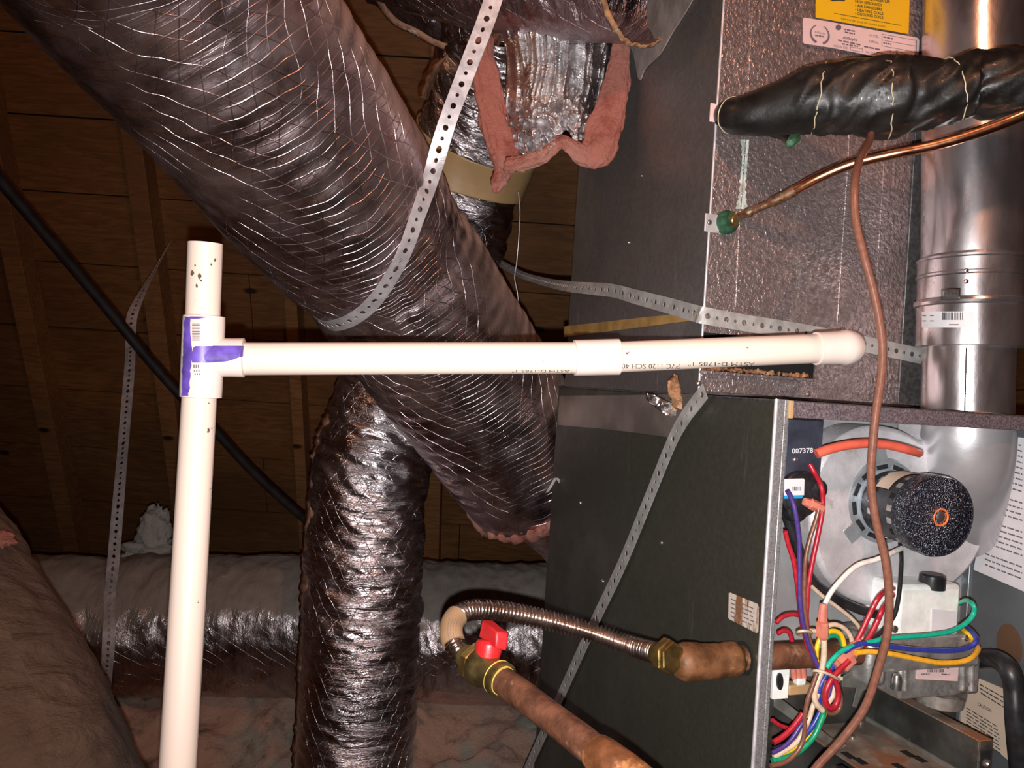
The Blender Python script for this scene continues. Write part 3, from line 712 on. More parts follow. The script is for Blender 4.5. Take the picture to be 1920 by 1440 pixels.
MB().fbox(.002, FWID, SV + .01, SB, FZ, -.006).build('inner_body', M['hole'], fu)
MB().fbox(FWID, FWID + .0015, .0, SB, FZ, -.002).build('far_side_panel', M['vestw'], fu)
MB().fbox(FWID - .003, FWID, SV - .012, SV, FZ, -.006).build('corner_post', M['vestw'], fu, bevel=.001)
MB().fbox(0, FWID, 0, SB, FZ - .002, FZ).build('base_plate', M['coil_dark'], fu)
mb = MB()
for a, b in ((1088, 943), (1240, 1018), (1130, 1090)): screw(a, b, -.0005, fu, .0030, 'L')
rnd = random.Random(4)
pl = MB().box(FW(-.05, -.02, 0) * 1 - Z * (C0.z), (U * (FWID + .1)), (W * (SB + .1)), Z * .33)
tag(pl.build('furnace_platform', M['drywood'], bevel=.004), 'low wooden platform under the furnace', 'platform')
rs = sticker([(1367, 1112), (1370, 1111), (1420, 1132), (1423, 1138), (1422, 1184), (1419, 1187), (1368, 1161), (1366, 1158)], -.0008, 'stained_label', M['paperr'], fu, 'L', .0005, 'small white label streaked with rust')
mb = MB()
for k in range(5): bars(mb, 1372, 1124 + k * 8, 1416, 1143 + k * 8, 2.2, -.0012, 'L', k, 4)
mb.build('printed_text', M['inkgry'], rs, smooth=0)
hc = LP(1396, 1234)      # gas pipe hole
rr = .0185
mb = MB().lathe(hc - U * .0012 - Z * .0, -U, [(0, rr), (.0006, rr)], 10); mb.build('pipe_opening', M['hole'], fu, smooth=0, label='dark octagonal pipe hole')

# labels on the far inner wall
TW = FWID - .0012
w1 = sticker([(1880, 815), (1945, 825), (1945, 1120), (1826, 1068), (1838, 1000)], TW, 'instruction_label', M['paper'], fu, 'L', .0005, 'large white instruction sheet')
mb = MB()
for k in range(24):
    y = 830 + k * 10.2
    if k in (9, 14, 20): continue
    xl = 1870 - max(0, (y - 840)) * .14
    bars(mb, max(1848, xl), y - 5, 1918, y + (.22 + k * .008) * (1918 - xl) * .7, 2.8, TW, 'L', 20 + k, 7)
mb.build('printed_text', M['inkgry'], w1, smooth=0)
w2 = sticker([(1836, 1272), (1893, 1296), (1902, 1434), (1800, 1352), (1806, 1300)], TW, 'caution_label', M['label'], fu, 'L', .0005, 'tan caution sheet')
mb = MB(); plane_text(mb, 'CAUTION', 1834, 1322, 1860, 1336, 6, TW, 'L', True)
for k in range(3): bars(mb, 1838 + k, 1284 + k * 8, 1888, 1312 + k * 9, 2.4, TW, 'L', 50 + k, 6)
for k in range(8): bars(mb, 1813, 1328 + k * 6, 1874 + k * .5, 1365 + k * 7, 1.9, TW, 'L', 60 + k, 6)
mb.build('printed_text', M['inkblk'], w2, smooth=0)
hw = [LP(1893 + 24 * cos(a), 1210 + 40 * sin(a) + 24 * cos(a) * .35, TW) for a in [2 * pi * k / 28 for k in range(28)]]
MB().prism(hw, -U * .0006).build('cable_knockout', M['drywood'], fu, label='oval opening with brown attic behind')

# ------------------------------------------------------------------ flue vent
vt = thing('flue_vent', 'shiny round galvanised vent pipe rising from the furnace top', 'vent pipe', P(1812, 775, 1.0))
vd = 1.005
vp = [P(1812, 830, vd), P(1812, 775, vd), P(1815, 640, vd), P(1818, 560, vd)]
MB().tube(vp, .0535, 64, disp=lambda th, L, p: .0006 * noise.noise(V((cos(th) * 2, sin(th) * 2, L * 12)))).build('lower_pipe', M['vent'], vt, smooth=60)
vu = [P(1822, 500, vd + .004), P(1823, 470, vd + .004), P(1827, 0, vd + .012), P(1834, -250, vd + .02), P(1850, -900, vd + .03)]
su = spline([tuple(a) for a in vu], 8); su = [V(a) for a in su]
def dV(th, L, p): return .0012 * noise.noise(V((cos(th) * 1.6, sin(th) * 1.6, L * 7))) - .005 * math.exp(-(L / .012) ** 2)
MB().tube(su, .0605, 72, disp=dV).build('upper_pipe', M['vent'], vt, smooth=60)
ax = (P(1822, 480, vd) - P(1817, 650, vd)); hgt = ax.length; ax.normalize(); o0 = P(1817, 652, vd)
pr = [(0, .0605), (.001, .0625), (.062, .0630), (.064, .0655), (.068, .0665), (.072, .0655), (.074, .0625), (.106, .0628), (.108, .0645), (.111, .0645), (.113, .0630), (.132, .0632), (.134, .0645), (.137, .0645), (.139, .0615), (.142, .0575)]
k = .118 / .142; pr = [(a * k, b) for a, b in pr]
MB().lathe(o0, ax, pr, 72).build('collar', M['vent'], vt, smooth=25)
mbc = MB().lathe(o0, ax, [(0, .0631), (.06, .0636)], 72, caps=False); bvV = mbc.bvh()
def wrap(bv, x0, y0, x1, y1, nu, nv, off, curve=0.0):
    mb = MB(); vs = []
    for j in range(nv + 1):
        for i in range(nu + 1):
            a = x0 + (x1 - x0) * i / nu; b = y0 + (y1 - y0) * j / nv + curve * sin(pi * i / nu) * 0
            h, nn = hit(bv, a, b, off)
            if h is None: h = P(a, b, .9)
            vs.append(h)
    mb.add(vs, [(j * (nu + 1) + i, j * (nu + 1) + i + 1, (j + 1) * (nu + 1) + i + 1, (j + 1) * (nu + 1) + i) for j in range(nv) for i in range(nu)])
    return mb
bw = M['paper']
o = wrap(bvV, 1729, 584, 1828, 614, 16, 3, .0006).build('barcode_label', bw, vt, smooth=180, label='white barcode label')
mb = MB()
x = 1768
rnd = random.Random(7)
while x < 1806:
    w = rnd.choice((1.2, 2.2, 1.6)); q = []
    for a, b in ((x, 586), (x + w, 586), (x + w, 600), (x, 600)):
        q.append(hit(bvV, a, b, .0012)[0])
    mb.add(q, [(0, 1, 2, 3)]); x += w + rnd.choice((1.2, 2.0))
for (a0, a1, b) in ((1731, 1752, 591), (1731, 1752, 601), (1780, 1798, 608)):
    mb.add([hit(bvV, a, c, .0012)[0] for a, c in ((a0, b), (a1, b), (a1, b + 1.6), (a0, b + 1.6))], [(0, 1, 2, 3)])
mb.build('printed_text', M['inkblk'], o, smooth=0)
wrap(bvV, 1766, 542, 1800, 562, 8, 3, .0045).build('latch_plate', M['coil_dark'], vt, smooth=60, solid=.002)
for b in (508, 528): MB().lathe(P(1811, b, vd - .0655), (0, -1, 0), [(0, .0028), (.002, .0026), (.003, .001)], 12).build('screw', M['steel'], vt, smooth=50)
MB().box(P(1809, 772, vd - .0538), P(1810.6, 772, vd - .0538) - P(1809, 772, vd - .0538), V((0, .002, 0)), P(1812, 652, vd - .0538) - P(1809, 772, vd - .0538)).build('seam', M['coil_dark'], vt)

# ------------------------------------------------------------------ PVC drain line
RP = .0167
M['dirt'] = plain('dirt_spot', (.10, .06, .035), .8, 0, .5, 200)
pv = thing('condensate_drain_pipe', 'white plastic pipe assembly with purple-primed tee crossing in front of the ducts', 'pipe', P(320, 1700, .71))
def tubeP(lst, r, n=40, seg=1):
    pts = [P(*a) for a in lst]; return MB().tube(pts, r, n)
tubeP([(385, 456, .775), (380, 600, .779)], RP).build('riser_pipe', M['pvc'], pv, smooth=50); RISE = pv.children[-1]
vb = [(374, 740, .778), (354, 1090, .752), (333, 1440, .728), (316, 1720, .71)]
tubeP(vb, RP).build('drop_pipe', M['pvc'], pv, smooth=50)
hp = [(452, 673, .788), (760, 672, .803), (1080, 671, .818)]
mbh = tubeP(hp, RP); bvH = mbh.bvh(); h1 = mbh.build('long_pipe', M['pvc'], pv, smooth=50)
mb2 = tubeP([(1150, 670, .821), (1350, 661, .842), (1545, 653, .866)], RP * .98); bvH2 = mb2.bvh(); h2 = mb2.build('short_pipe', M['pvc'], pv, smooth=50)
c0 = P(1076, 671, .818); c1 = P(1161, 669, .823); L = (c1 - c0).length
MB().lathe(c0, c1 - c0, [(0, .0172), (.0006, .0190), (L - .0008, .0193), (L, .0185)], 44).build('coupling', M['pvcf'], pv, smooth=40)
# tee
t0 = P(380.5, 592, .7785); t1 = P(380.5, 746, .7785); t1 = P(376.5, 746, .7785); t0 = P(384, 592, .7785) - (P(384, 592, .7785) - t1) * 0
t0 = P(383, 592, .7785); axT = (t1 - t0); LT = axT.length
mbt = MB().lathe(t0, axT, [(0, .0180), (.0007, .0200), (LT * .12, .0203), (LT * .88, .0203), (LT - .0007, .0200), (LT, .0180)], 48)
tc = P(380, 670, .7785); te = P(459, 671, .786)
mbt.lathe(tc, te - tc, [(0, .0196), ((te - tc).length - .012, .0196), ((te - tc).length - .0007, .0200), ((te - tc).length, .0180)], 48)
bvT = mbt.bvh(); tee = mbt.build('tee_fitting', M['pvcf'], pv, smooth=40, label='white tee smeared with purple primer')
def smear(bv, poly, m, name, parent, off=.0004, n=22, jag=1.5, seed=0):
    """irregular painted patch on a surface: left and right edge per row given in pixels"""
    s = spline(poly, 6); mb = MB(); vs = []; ok = []
    for j, (y, xa, xb) in enumerate(s):
        xa += jag * noise.noise(V((j * .45, seed, 0))) * 2; xb += jag * noise.noise(V((j * .5, seed + 9, 0))) * 2
        for i in range(n + 1):
            h, _ = hit(bv, xa + (xb - xa) * i / n, y, off); vs.append(h)
    w = n + 1
    fs = [(j * w + i, j * w + i + 1, (j + 1) * w + i + 1, (j + 1) * w + i) for j in range(len(s) - 1) for i in range(n)]
    fs = [f for f in fs if all(vs[k] is not None for k in f)]
    vs = [v if v is not None else V((0, 0, 0)) for v in vs]
    used = sorted({k for f in fs for k in f}); mp = {k: i for i, k in enumerate(used)}
    mb.add([vs[k] for k in used], [tuple(mp[k] for k in f) for f in fs]); return mb.build(name, m, parent, smooth=180)
smear(bvT, [(594, 346, 358), (620, 345, 357), (650, 344, 360), (680, 343, 359), (710, 342, 357), (742, 341, 354)], M['purple'], 'primer_smear', tee, seed=1)
smear(bvT, [(649, 366, 456), (654, 362, 456), (660, 360, 456.5), (667, 358, 456), (673, 358, 440), (678, 360, 420), (680, 362, 376)], M['purple'], 'primer_smear', tee, .0006, 40, 1.5, 3)
smear(bvT, [(593.5, 356, 388), (596, 357, 384), (598, 358, 372)], M['purple'], 'primer_smear', tee, .0006, 16, 1, 5)
mb = MB(); rnd = random.Random(3); y = 607
while y < 640:
    w = rnd.choice((1.0, 1.8)); q = [hit(bvT, a, b, .0007)[0] for a, b in ((361, y), (375, y), (375, y + w), (361, y + w))]
    if all(q): mb.add(q, [(0, 1, 2, 3)])
    y += w + rnd.choice((1.2, 1.8))
mb.build('barcode', M['inkgry'], tee, smooth=0); mb = MB()
for (xa, xb, y0, y1) in ((363, 374, 684, 690), (364, 375, 693, 697), (365, 373, 700, 703)):
    for k in range(3):
        q = [hit(bvT, a, b, .0007)[0] for a, b in ((xa + k * 4, y0), (xa + 2.4 + k * 4, y0), (xa + 2.4 + k * 4, y1), (xa + k * 4, y1))]
        mb.add(q, [(0, 1, 2, 3)])
mb.build('printed_digits', M['inkgry'], tee, smooth=0)
rb = tubeP([(385, 456, .775), (380, 600, .779)], RP).bvh(); rnd = random.Random(12)
mb = MB()
for cx, cy, rx, ry in ((361, 512, 4, 5), (374, 518, 4, 6), (369, 536, 2.5, 4), (366, 498, 2, 2), (403, 488, 2, 4), (396, 496, 2, 2), (377, 526, 2.5, 2)):
    q = [hit(rb, cx + rx * cos(a) * rnd.uniform(.6, 1.2), cy + ry * sin(a) * rnd.uniform(.6, 1.2), .0003)[0] for a in [2 * pi * k / 11 for k in range(11)]]
    mb.add(q, [tuple(range(11))])
mb.build('dirt_marks', M['dirt'], RISE, smooth=0)
# street elbow turning into the cabinet
E0 = P(1530, 653.5, .8645); E1 = P(1578, 652, .869); dirE = (E1 - E0).normalized(); ec = E0 + dirE * .050
pts = [E0, E0 + dirE * .012, E0 + dirE * .028]
for k in range(1, 9):
    a = k / 8 * pi / 2; pts.append(E0 + dirE * (.028 + .019 * sin(a)) + W * (.019 * (1 - cos(a))))
pts += [pts[-1] + W * .03]
MB().tube(pts, [.0185] * 3 + [.0200] * (len(pts) - 3), 44).build('elbow_fitting', M['pvcf'], pv, smooth=50)
MB().tube([pts[-1] - W * .01, pts[-1] + W * .12], RP, 40).build('stub_pipe', M['pvc'], pv, smooth=50)
# printing on the underside
def pipe_text(bv, parent, body, xr, xl, yb, hpx):
    mb = MB(); vs, fs = textverts(body); x1 = max(v[0] for v in vs); out = []
    for x, y in vs:
        h, _ = hit(bv, xr - (xr - xl) * x / x1, yb + y * hpx / .7, .0003); out.append(h)
    fs = [f for f in fs if all(out[k] is not None for k in f)]; out = [v if v is not None else V((0, 0, 0)) for v in out]
    used = sorted({k for f in fs for k in f}); mp = {k: i for i, k in enumerate(used)}
    if used: mb.add([out[k] for k in used], [tuple(mp[k] for k in f) for f in fs]); mb.build('printed_text', M['inkblk'], parent, smooth=0)
pipe_text(bvH2, h2, 'PVC 1120 SCH 40', 1275, 1166, 682, 9)
pipe_text(bvH2, h2, 'ASTM D-1785 1"', 1415, 1290, 679, 7)
pipe_text(bvH, h1, 'ASTM D-1785 1"', 1068, 960, 693, 5)

# ------------------------------------------------------------------ perforated straps
def strap_mesh(path, w, pitch=.0135, big=.0036, small=.0023, start=0, ovals=()):
    """path: (point, side vector) smooth samples -> perforated strip"""
    L = [0.0]
    for a, b in zip(path, path[1:]): L.append(L[-1] + (b[0] - a[0]).length)
    def at(s):
        s = max(0, min(L[-1], s)); lo, hi = 0, len(L) - 1
        while hi - lo > 1:
            mid = (lo + hi) // 2
            if L[mid] <= s: lo = mid
            else: hi = mid
        t = (s - L[lo]) / max(1e-9, L[hi] - L[lo])
        return path[lo][0].lerp(path[hi][0], t), path[lo][1].lerp(path[hi][1], t).normalized()
    mb = MB(); N = 16; n = int(L[-1] / pitch)
    for i in range(n):
        sc_ = (i + .5) * pitch; r = big if (i + start) % 2 == 0 else small; hh = pitch / 2; hw = w / 2; vs = []
        sx = 1.35 if (i % 11) in ovals else 1.0
        for k in range(N):
            a = 2 * pi * (k + .5) / N; c, s_ = cos(a), sin(a); m_ = max(abs(c), abs(s_)); 
            vs.append((sc_ + c / m_ * hh, s_ / m_ * hw))
        vs = [(x, y) for x, y in vs]
        for k in range(N):
            a = 2 * pi * (k + .5) / N; vs.append((sc_ + cos(a) * r * sx, sin(a) * r))
        pv_ = []
        for s1, y1 in vs:
            p_, sd = at(s1); pv_.append(p_ + sd * y1)
        mb.add(pv_, [(k, (k + 1) % N, N + (k + 1) % N, N + k) for k in range(N)])
        # corner fillers between cells
        c4 = [(sc_ - hh, -hw), (sc_ + hh, -hw), (sc_ + hh, hw), (sc_ - hh, hw)]
        base = len(mb.v)
        for s1, y1 in c4:
            p_, sd = at(s1); mb.v.append(p_ + sd * y1); mb.uv.append((0, 0))
        for ci, ks in ((2, (1, 2)), (3, (5, 6)), (0, (9, 10)), (1, (13, 14))):
            b0 = base - 2 * N; mb.f.append((b0 + ks[0], base + ci, b0 + ks[1]))
    return mb
def path_from(pts, nrm, n=14):
    """pts: points; nrm: the strap's face normals -> (point, side)"""
    s = [V(a) for a in spline([tuple(p) for p in pts], n)]; q = [V(a) for a in spline([tuple(p) for p in nrm], n)]
    out = []
    for i in range(len(s)):
        t = (s[min(i + 1, len(s) - 1)] - s[max(i - 1, 0)]).normalized(); out.append((s[i], t.cross(q[i]).normalized()))
    return out
VN = V((0, -1, 0))
# hanger of the big diagonal duct
wp = [(800, 338), (787, 375), (772, 418), (757, 462), (738, 502), (712, 545), (684, 577), (652, 598), (622, 606)]
hp_ = []
for a, b in wp:
    h, _n = hit(bvA, a, b, 0); i = nearest(ptsA, h); t_ = (ptsA[min(i + 1, len(ptsA) - 1)] - ptsA[i - 1]).normalized(); r_ = h - ptsA[i]; r_ = (r_ - t_ * r_.dot(t_)).normalized()
    hp_.append((h + r_ * .006, r_))
dq = hp_[0][0].y; print('strap depth', dq, [round(h[0].y, 3) for h in hp_])
pts = [P(1085, -560, dq - .10), P(1000, -260, dq - .07), P(926, -5, dq - .05), P(880, 120, dq - .04), P(838, 232, dq - .025)] + [h[0] for h in hp_]
last = hp_[-1]; nr = [VN, VN, VN, V((0, -1, .1)), V((0, -1, .15))] + [h[1].lerp(VN, max(0, .5 - i * .12)) for i, h in enumerate(hp_)]
pts += [P(600, 604, last[0].y + .035), P(586, 592, last[0].y + .09)]; nr += [last[1] + V((-.4, 0, -.3)), V((-1, .2, -.4))]
tag(strap_mesh(path_from(pts, nr), .0255, .0158, .0042, .0027, ovals=(5, 6)).build('perforated_strap', M['galv'], smooth=0, solid=.0011, weld=True), 'wide bright perforated strap hanging down around the biggest diagonal duct', 'strap')
# hanger of the long horizontal duct
wp = [(208, 1112), (207, 1150), (205, 1195), (203, 1240), (199, 1280), (197, 1292)]
hp_ = [hit(bvD, a, b, .004) for a, b in wp]; hp_ = [h for h in hp_ if h[0]]
dq = hp_[0][0].y
pts = [P(318, 455, 2.62), P(290, 505, 2.50), P(268, 545, 2.42), P(248, 592, 2.36), P(245, 640, 2.33), P(243, 690, 2.28), P(233, 810, 2.2), P(222, 940, dq + .02), P(212, 1060, dq)] + [h[0] for h in hp_]
nr = [V((-.7, -1, 0)), V((-.5, -1, 0)), V((-.3, -1, 0)), V((.1, -1, 0)), VN, VN, VN, VN, VN] + [h[1] for h in hp_]
pts.append(hp_[-1][0] + V((0, .10, -.03))); nr.append(V((0, -.3, -1)))
tag(strap_mesh(path_from(pts, nr), .032, .0165, .0046, .0030, ovals=(4, 5)).build('perforated_strap', M['galv'], smooth=0, solid=.0011, weld=True), 'thin silver perforated strap holding up the long horizontal duct', 'strap')
# strap across the cabinet
pts = [P(905, 478, 2.05), P(935, 492, 1.95), P(975, 514, 1.8), P(1020, 528, 1.62), LP(1066, 537, -.004), LP(1110, 541, -.005), LP(1150, 545, -.005), LP(1190, 556, -.004), LP(1250, 572, -.003), LP(1302, 587, -.003),
       FP(1322, 592, SK - .003), FP(1400, 606, SK - .003), FP(1500, 622, SK - .003), FP(1600, 641, SK - .003), FP(1700, 662, SK - .0045), FP(1790, 682, SK - .0045)]
nr = [V((-.5, -.4, 1)), V((-.5, -.3, 1)), V((-.6, -.2, 1)), V((-.7, -.2, .8)), V((-.9, -.3, .5)), -U + Z * .3, -U - Z * .2, -U, -U, -U - W * .4, -W - U * .4, -W, -W, -W, -W, -W]
tag(strap_mesh(path_from(pts, nr), .0215, .0135, .0036, .0022).build('perforated_strap', M['strapd'], smooth=0, solid=.0010, weld=True), 'dull grey perforated strap wrapped sideways across the mottled cabinet front', 'strap')
pts = [LP(1322, 733, -.006), LP(1305, 755, -.006), LP(1283, 785, -.006), LP(1258, 832, -.004), LP(1215, 938, -.004), LP(1165, 1060, -.004), LP(1108, 1180, -.004), LP(1042, 1325, -.004), LP(985, 1450, -.004), LP(955, 1520, -.004)]
tag(strap_mesh(path_from(pts, [-U] * len(pts)), .0225, .0150, .0038, .0023).build('perforated_strap', M['strapd'], smooth=0, solid=.0010, weld=True), 'grey perforated strap running diagonally down the olive furnace side behind the gas line', 'strap')

# ------------------------------------------------------------------ cables and wires in the open attic
def run(lst, r, n=16, step=.004):
    pts, _ = PS(lst, 12); pts, _ = resample(pts, step); return MB().tube(pts, r, n)
tag(run([(-700, -300, 1.30), (-350, -20, 1.38), (-60, 265, 1.50), (0, 338, 1.56), (90, 445, 1.66), (190, 565, 1.78), (280, 675, 1.88), (345, 748, 1.95), (410, 815, 2.02), (480, 890, 2.10), (575, 975, 2.20), (680, 1050, 2.35)], .0125, 20, .01).build('black_cable', M['cable'], smooth=60), 'thick black cable slanting down across the wooden roof boards', 'cable')
tag(run([(972, 360, 1.6), (975, 395, 1.6), (973, 440, 1.6), (969, 490, 1.61), (965, 520, 1.61), (970, 548, 1.61), (973, 575, 1.62)], .0011, 8).build('thin_wire', M['galv'], smooth=60), 'thin silver wire dangling in front of the roof boards', 'wire')
tag(run([(1638, 225, .90), (1630, 265, .86), (1612, 300, .80), (1603, 345, .765), (1604, 410, .755), (1620, 480, .75), (1641, 560, .75), (1654, 640, .75), (1653, 700, .75), (1643, 770, .75), (1636, 840, .75), (1633, 900, .75), (1641, 970, .75), (1660, 1050, .75), (1667, 1120, .75), (1664, 1185, .75), (1648, 1250, .755), (1622, 1325, .76), (1580, 1385, .765), (1530, 1440, .77), (1490, 1500, .77)], .0039, 18).build('thermostat_cable', M['wbrown'], smooth=60), 'long brown control cable hanging down in front of the whole furnace opening', 'cable')

# ------------------------------------------------------------------ refrigerant lines
sl = thing('insulated_suction_line', 'thick refrigerant line wrapped in glossy black tape crossing the cabinet', 'pipe', FP(1350, 218, SK))
kk = [(1352, 214, .985, .013), (1372, 216, .96, .021), (1400, 216, .94, .0245), (1450, 207, .925, .029), (1510, 192, .91, .036), (1560, 184, .90, .0385), (1610, 180, .89, .040), (1660, 184, .88, .042), (1700, 180, .875, .040), (1760, 172, .865, .035), (1820, 162, .86, .034), (1870, 158, .85, .033), (1960, 150, .84, .033), (2080, 130, .82, .033)]
pts, rad = PS(kk, 14); pts, rad = resample(pts, .0025, rad)
def dS(th, L, p):
    w = ss(.09, .14, L)
    return w * (.0050 * ridge(noise.noise(V((cos(th + L * 22) * 1.5, sin(th + L * 22) * 1.5, L * 16)))) - .002 + .0022 * ridge(noise.noise(V((cos(th + L * 30) * 3, sin(th) * 3, L * 45))))) + .0008 * noise.noise(V((cos(th) * 2, sin(th) * 2, L * 30)))
MB().tube(pts, rad, 64, disp=dS).build('tape_wrap', M['blacktape'], sl, smooth=180)
for (a, q, tl) in ((.030, .0006, 0), (.135, .0007, .6), (.205, .0007, -.5), (.27, .0006, -.4)):      # pale wrap edges
    i = min(len(pts) - 2, int(a / .0025)); c = pts[i]; t = (pts[i + 1] - pts[i]).normalized(); x = (Z - t * Z.dot(t)).normalized(); y = t.cross(x)
    ring = []
    for k_ in range(40):
        th = 2 * pi * k_ / 39; j = min(len(pts) - 1, max(0, i + int(tl * 7 * cos(th)))); rr_ = rad[j] + dS(th, j * .0025, None)
        ring.append(pts[j] + (x * cos(th) + y * sin(th)) * (rr_ + .0003))
    MB().tube(ring[:-1], q, 6).build('tape_edge', M['tie'], sl, smooth=60)
MB().fbox(*[0, 0, 0, 0, 0, 0]) 
a_ = tsz(FP(1331, 194, SK)); b_ = tsz(FP(1348, 232, SK))
MB().fbox(a_[0], b_[0], SK - .003, SK - .0005, b_[2], a_[2]).build('tab_plate', M['paperp'], sl, bevel=.0005)
mb = patch('tape_tail', M['verd'], [P(1482, 252, .90), P(1500, 250, .90), P(1501, 262, .897), P(1488, 275, .90), P(1476, 279, .902), P(1474, 266, .90)], sl)
patch('tape_tail', M['blacktape'], [P(1440, 255, .91), P(1484, 254, .905), P(1480, 268, .903), P(1473, 276, .903), P(1466, 262, .905)], sl)

ll = thing('liquid_line', 'bare bright copper tube curving from the green fitting past the vent pipe', 'pipe', FP(1362, 418, SK))
pts, _ = PS([(1362, 418, 1.0), (1400, 400, .975), (1470, 368, .945), (1530, 335, .92), (1600, 306, .90), (1680, 287, .88), (1760, 270, .865), (1840, 245, .85), (1920, 214, .835), (2040, 160, .82)], 14); pts, _ = resample(pts, .003)
i1 = nearest(pts, P(1492, 358, .935)); 
MB().tube(pts[:i1 + 1], [.0052 + .0016 * (1 if (.03 < i * .003 < .038 or .065 < i * .003 < .10) else 0) for i in range(i1 + 1)], 24).build('tarnished_end', M['tarn'], ll, smooth=60, label='tarnished brazed end')
MB().tube(pts[i1 - 1:], .0063, 24).build('tube', M['copper'], ll, smooth=60)
g0 = FP(1360, 418, SK)
MB().lathe(g0, -W, [(0, .0150), (.006, .0150), (.012, .0125), (.014, .010), (.018, .0090), (.018, .006)], 28).build('rubber_grommet', M['verd'], ll, smooth=40, label='green corroded grommet')
MB().lathe(g0 - W * .0165, (-W + U * .5), [(0, .0085), (.003, .0085), (.0045, .0075)], 24).build('tube_rim', M['brass'], ll, smooth=40)
a_ = tsz(FP(1321, 400, SK)); b_ = tsz(FP(1346, 438, SK))
pp = MB().fbox(a_[0], b_[0], SK - .003, SK - .0006, b_[2], a_[2]).build('mounting_plate', M['galv'], ll, bevel=.0006)
screw(1330, 417, SK - .003, ll, .0036)
# pale corrosion run between the two lines
def runp(lst, name, m, parent):
    s = spline(lst, 8); mb = MB(); vs = []
    for i, (y, xa, xb) in enumerate(s):
        jx = 1.6 * noise.noise(V((i * .7, 2, 1))) * 2; vs += [FP(xa + jx, y, SK) - W * .0006, FP(xb + jx, y, SK) - W * .0006]
    mb.add(vs, [(2 * i, 2 * i + 1, 2 * i + 3, 2 * i + 2) for i in range(len(s) - 1)]); mb.build(name, m, parent, smooth=0)
M['salt'] = plain('pale_corrosion', (.36, .42, .38), .8, 0, .3, 90, c2=(.62, .66, .60), thr=.55)
runp([(262, 1388, 1404), (290, 1391, 1402), (330, 1388, 1399), (370, 1384, 1398), (392, 1378, 1402)], 'corrosion_run', M['salt'], cab)

# ------------------------------------------------------------------ gas line
gl = thing('gas_pipe', 'rusty iron gas pipe and elbow running through the olive furnace side', 'pipe', hc)
zz = -W * 0
MB().tube([hc - U * .012, hc + U * .15], .0140, 32, disp=lambda th, L, p: .0006 * noise.noise(V((cos(th) * 3, sin(th) * 3, L * 60)))).build('inner_pipe', M['rust'], gl, smooth=60)
MB().lathe(hc - U * .012, U, [(0, .0150), (.006, .0146)], 32).build('thread_ring', M['brass'], gl, smooth=40)
Lq = .078
MB().tube([hc - U * (.008 + Lq * q / 20) + V((0, 0, -.0015 * sin(q / 20 * pi))) for q in range(21)], [(.0150 if q == 0 else .0185 if q < 5 else .0178 if q < 7 else .0188 if q < 13 else .0200 if q < 18 else (.0190, .0165, .013)[q - 18]) for q in range(21)], 36,
          disp=lambda th, L, p: .0005 * noise.noise(V((cos(th) * 2, sin(th) * 2, L * 40)))).build('iron_elbow', M['rustd'], gl, smooth=60, label='orange-rusted elbow')
ge = hc - U * (.008 + Lq - .004)
fl = thing('flexible_gas_connector', 'corrugated steel gas hose looping from the rusty elbow to the red-handled valve', 'hose', P(868, 1232, .785))
fp = [(1246, 1229, .0), (1180, 1210, .86), (1100, 1183, .875), (1020, 1161, .875), (950, 1147, .865), (900, 1143, .85), (868, 1148, .835), (850, 1164, .82), (846, 1188, .805), (855, 1214, .795), (874, 1236, .787)]
fp[0] = (1246, 1229, ge.y - .004)
pts, _ = PS(fp, 16); pts, _ = resample(pts, .0006)
MB().tube(pts, .0098, 24, disp=lambda th, L, p: .0017 * sin(2 * pi * L / .0046)).build('corrugated_tube', M['flex'], fl, smooth=70)
ia = nearest(pts, P(858, 1155, .826)); ib = nearest(pts, P(852, 1206, .798))
MB().tube(pts[ia:ib:4], .0122, 30).build('printed_wrap', M['wrapk'], fl, smooth=60, label='tan printed sleeve')
wb = fl.children[-1]; wv = MB().tube(pts[ia:ib:4], .0123, 30).bvh(); mb = MB(); rnd = random.Random(5)
for off in (-7, -2, 3, 8):
    for y in range(1160, 1202, 4):
        cx = 846 + (y - 1180) ** 2 * .010 + off
        q = [hit(wv, a, b, .0003)[0] for a, b in ((cx, y), (cx + 1.1, y), (cx + 1.3, y + 2.6), (cx + .2, y + 2.6))]
        if all(q): mb.add(q, [(0, 1, 2, 3)])
mb.build('printed_text', M['inkgry'], wb, smooth=0)
d0 = (pts[0] - pts[12]).normalized()
def hexn(c, d, L_, r, name, m, parent, n=6, ch=.0012): return MB().lathe(c, d, [(0, r - ch), (ch, r), (L_ - ch, r), (L_, r - ch)], n).build(name, m, parent, smooth=25)
MB().lathe(pts[0] - d0 * .013, d0, [(0, .0118), (.010, .0125), (.012, .0150)], 28).build('end_ferrule', M['brassd'], fl, smooth=40)
hexn(pts[0] - d0 * .002, d0, .011, .0185, 'hex_nut', M['brass'], fl)
hexn(pts[0] + d0 * .0085, d0, .006, .0165, 'hex_nut', M['brass'], fl)
va = (P(1130, 1420, .63) - P(925, 1266, .752)).normalized(); v0 = P(872, 1231, .789)
vl = thing('gas_shutoff_valve', 'brass gas valve with a red plastic handle beside the crinkled duct', 'valve', P(905, 1250, .765))
d1 = (P(905, 1252, .768) - v0).normalized()
MB().lathe(v0, d1, [(0, .0125), (.010, .0128), (.012, .0150)], 28).build('end_ferrule', M['brassd'], vl, smooth=40)
hexn(v0 + d1 * .010, d1, .010, .0190, 'hex_nut', M['brass'], vl)
MB().lathe(v0 + d1 * .019, d1, [(0, .0165), (.003, .0190), (.012, .0190), (.018, .0165), (.026, .0150), (.032, .0165), (.040, .0172)], 36).build('valve_body', M['brassd'], vl, smooth=40)
hb = P(915, 1222, .768); up = (P(921, 1180, .775) - P(913, 1225, .768)).normalized()
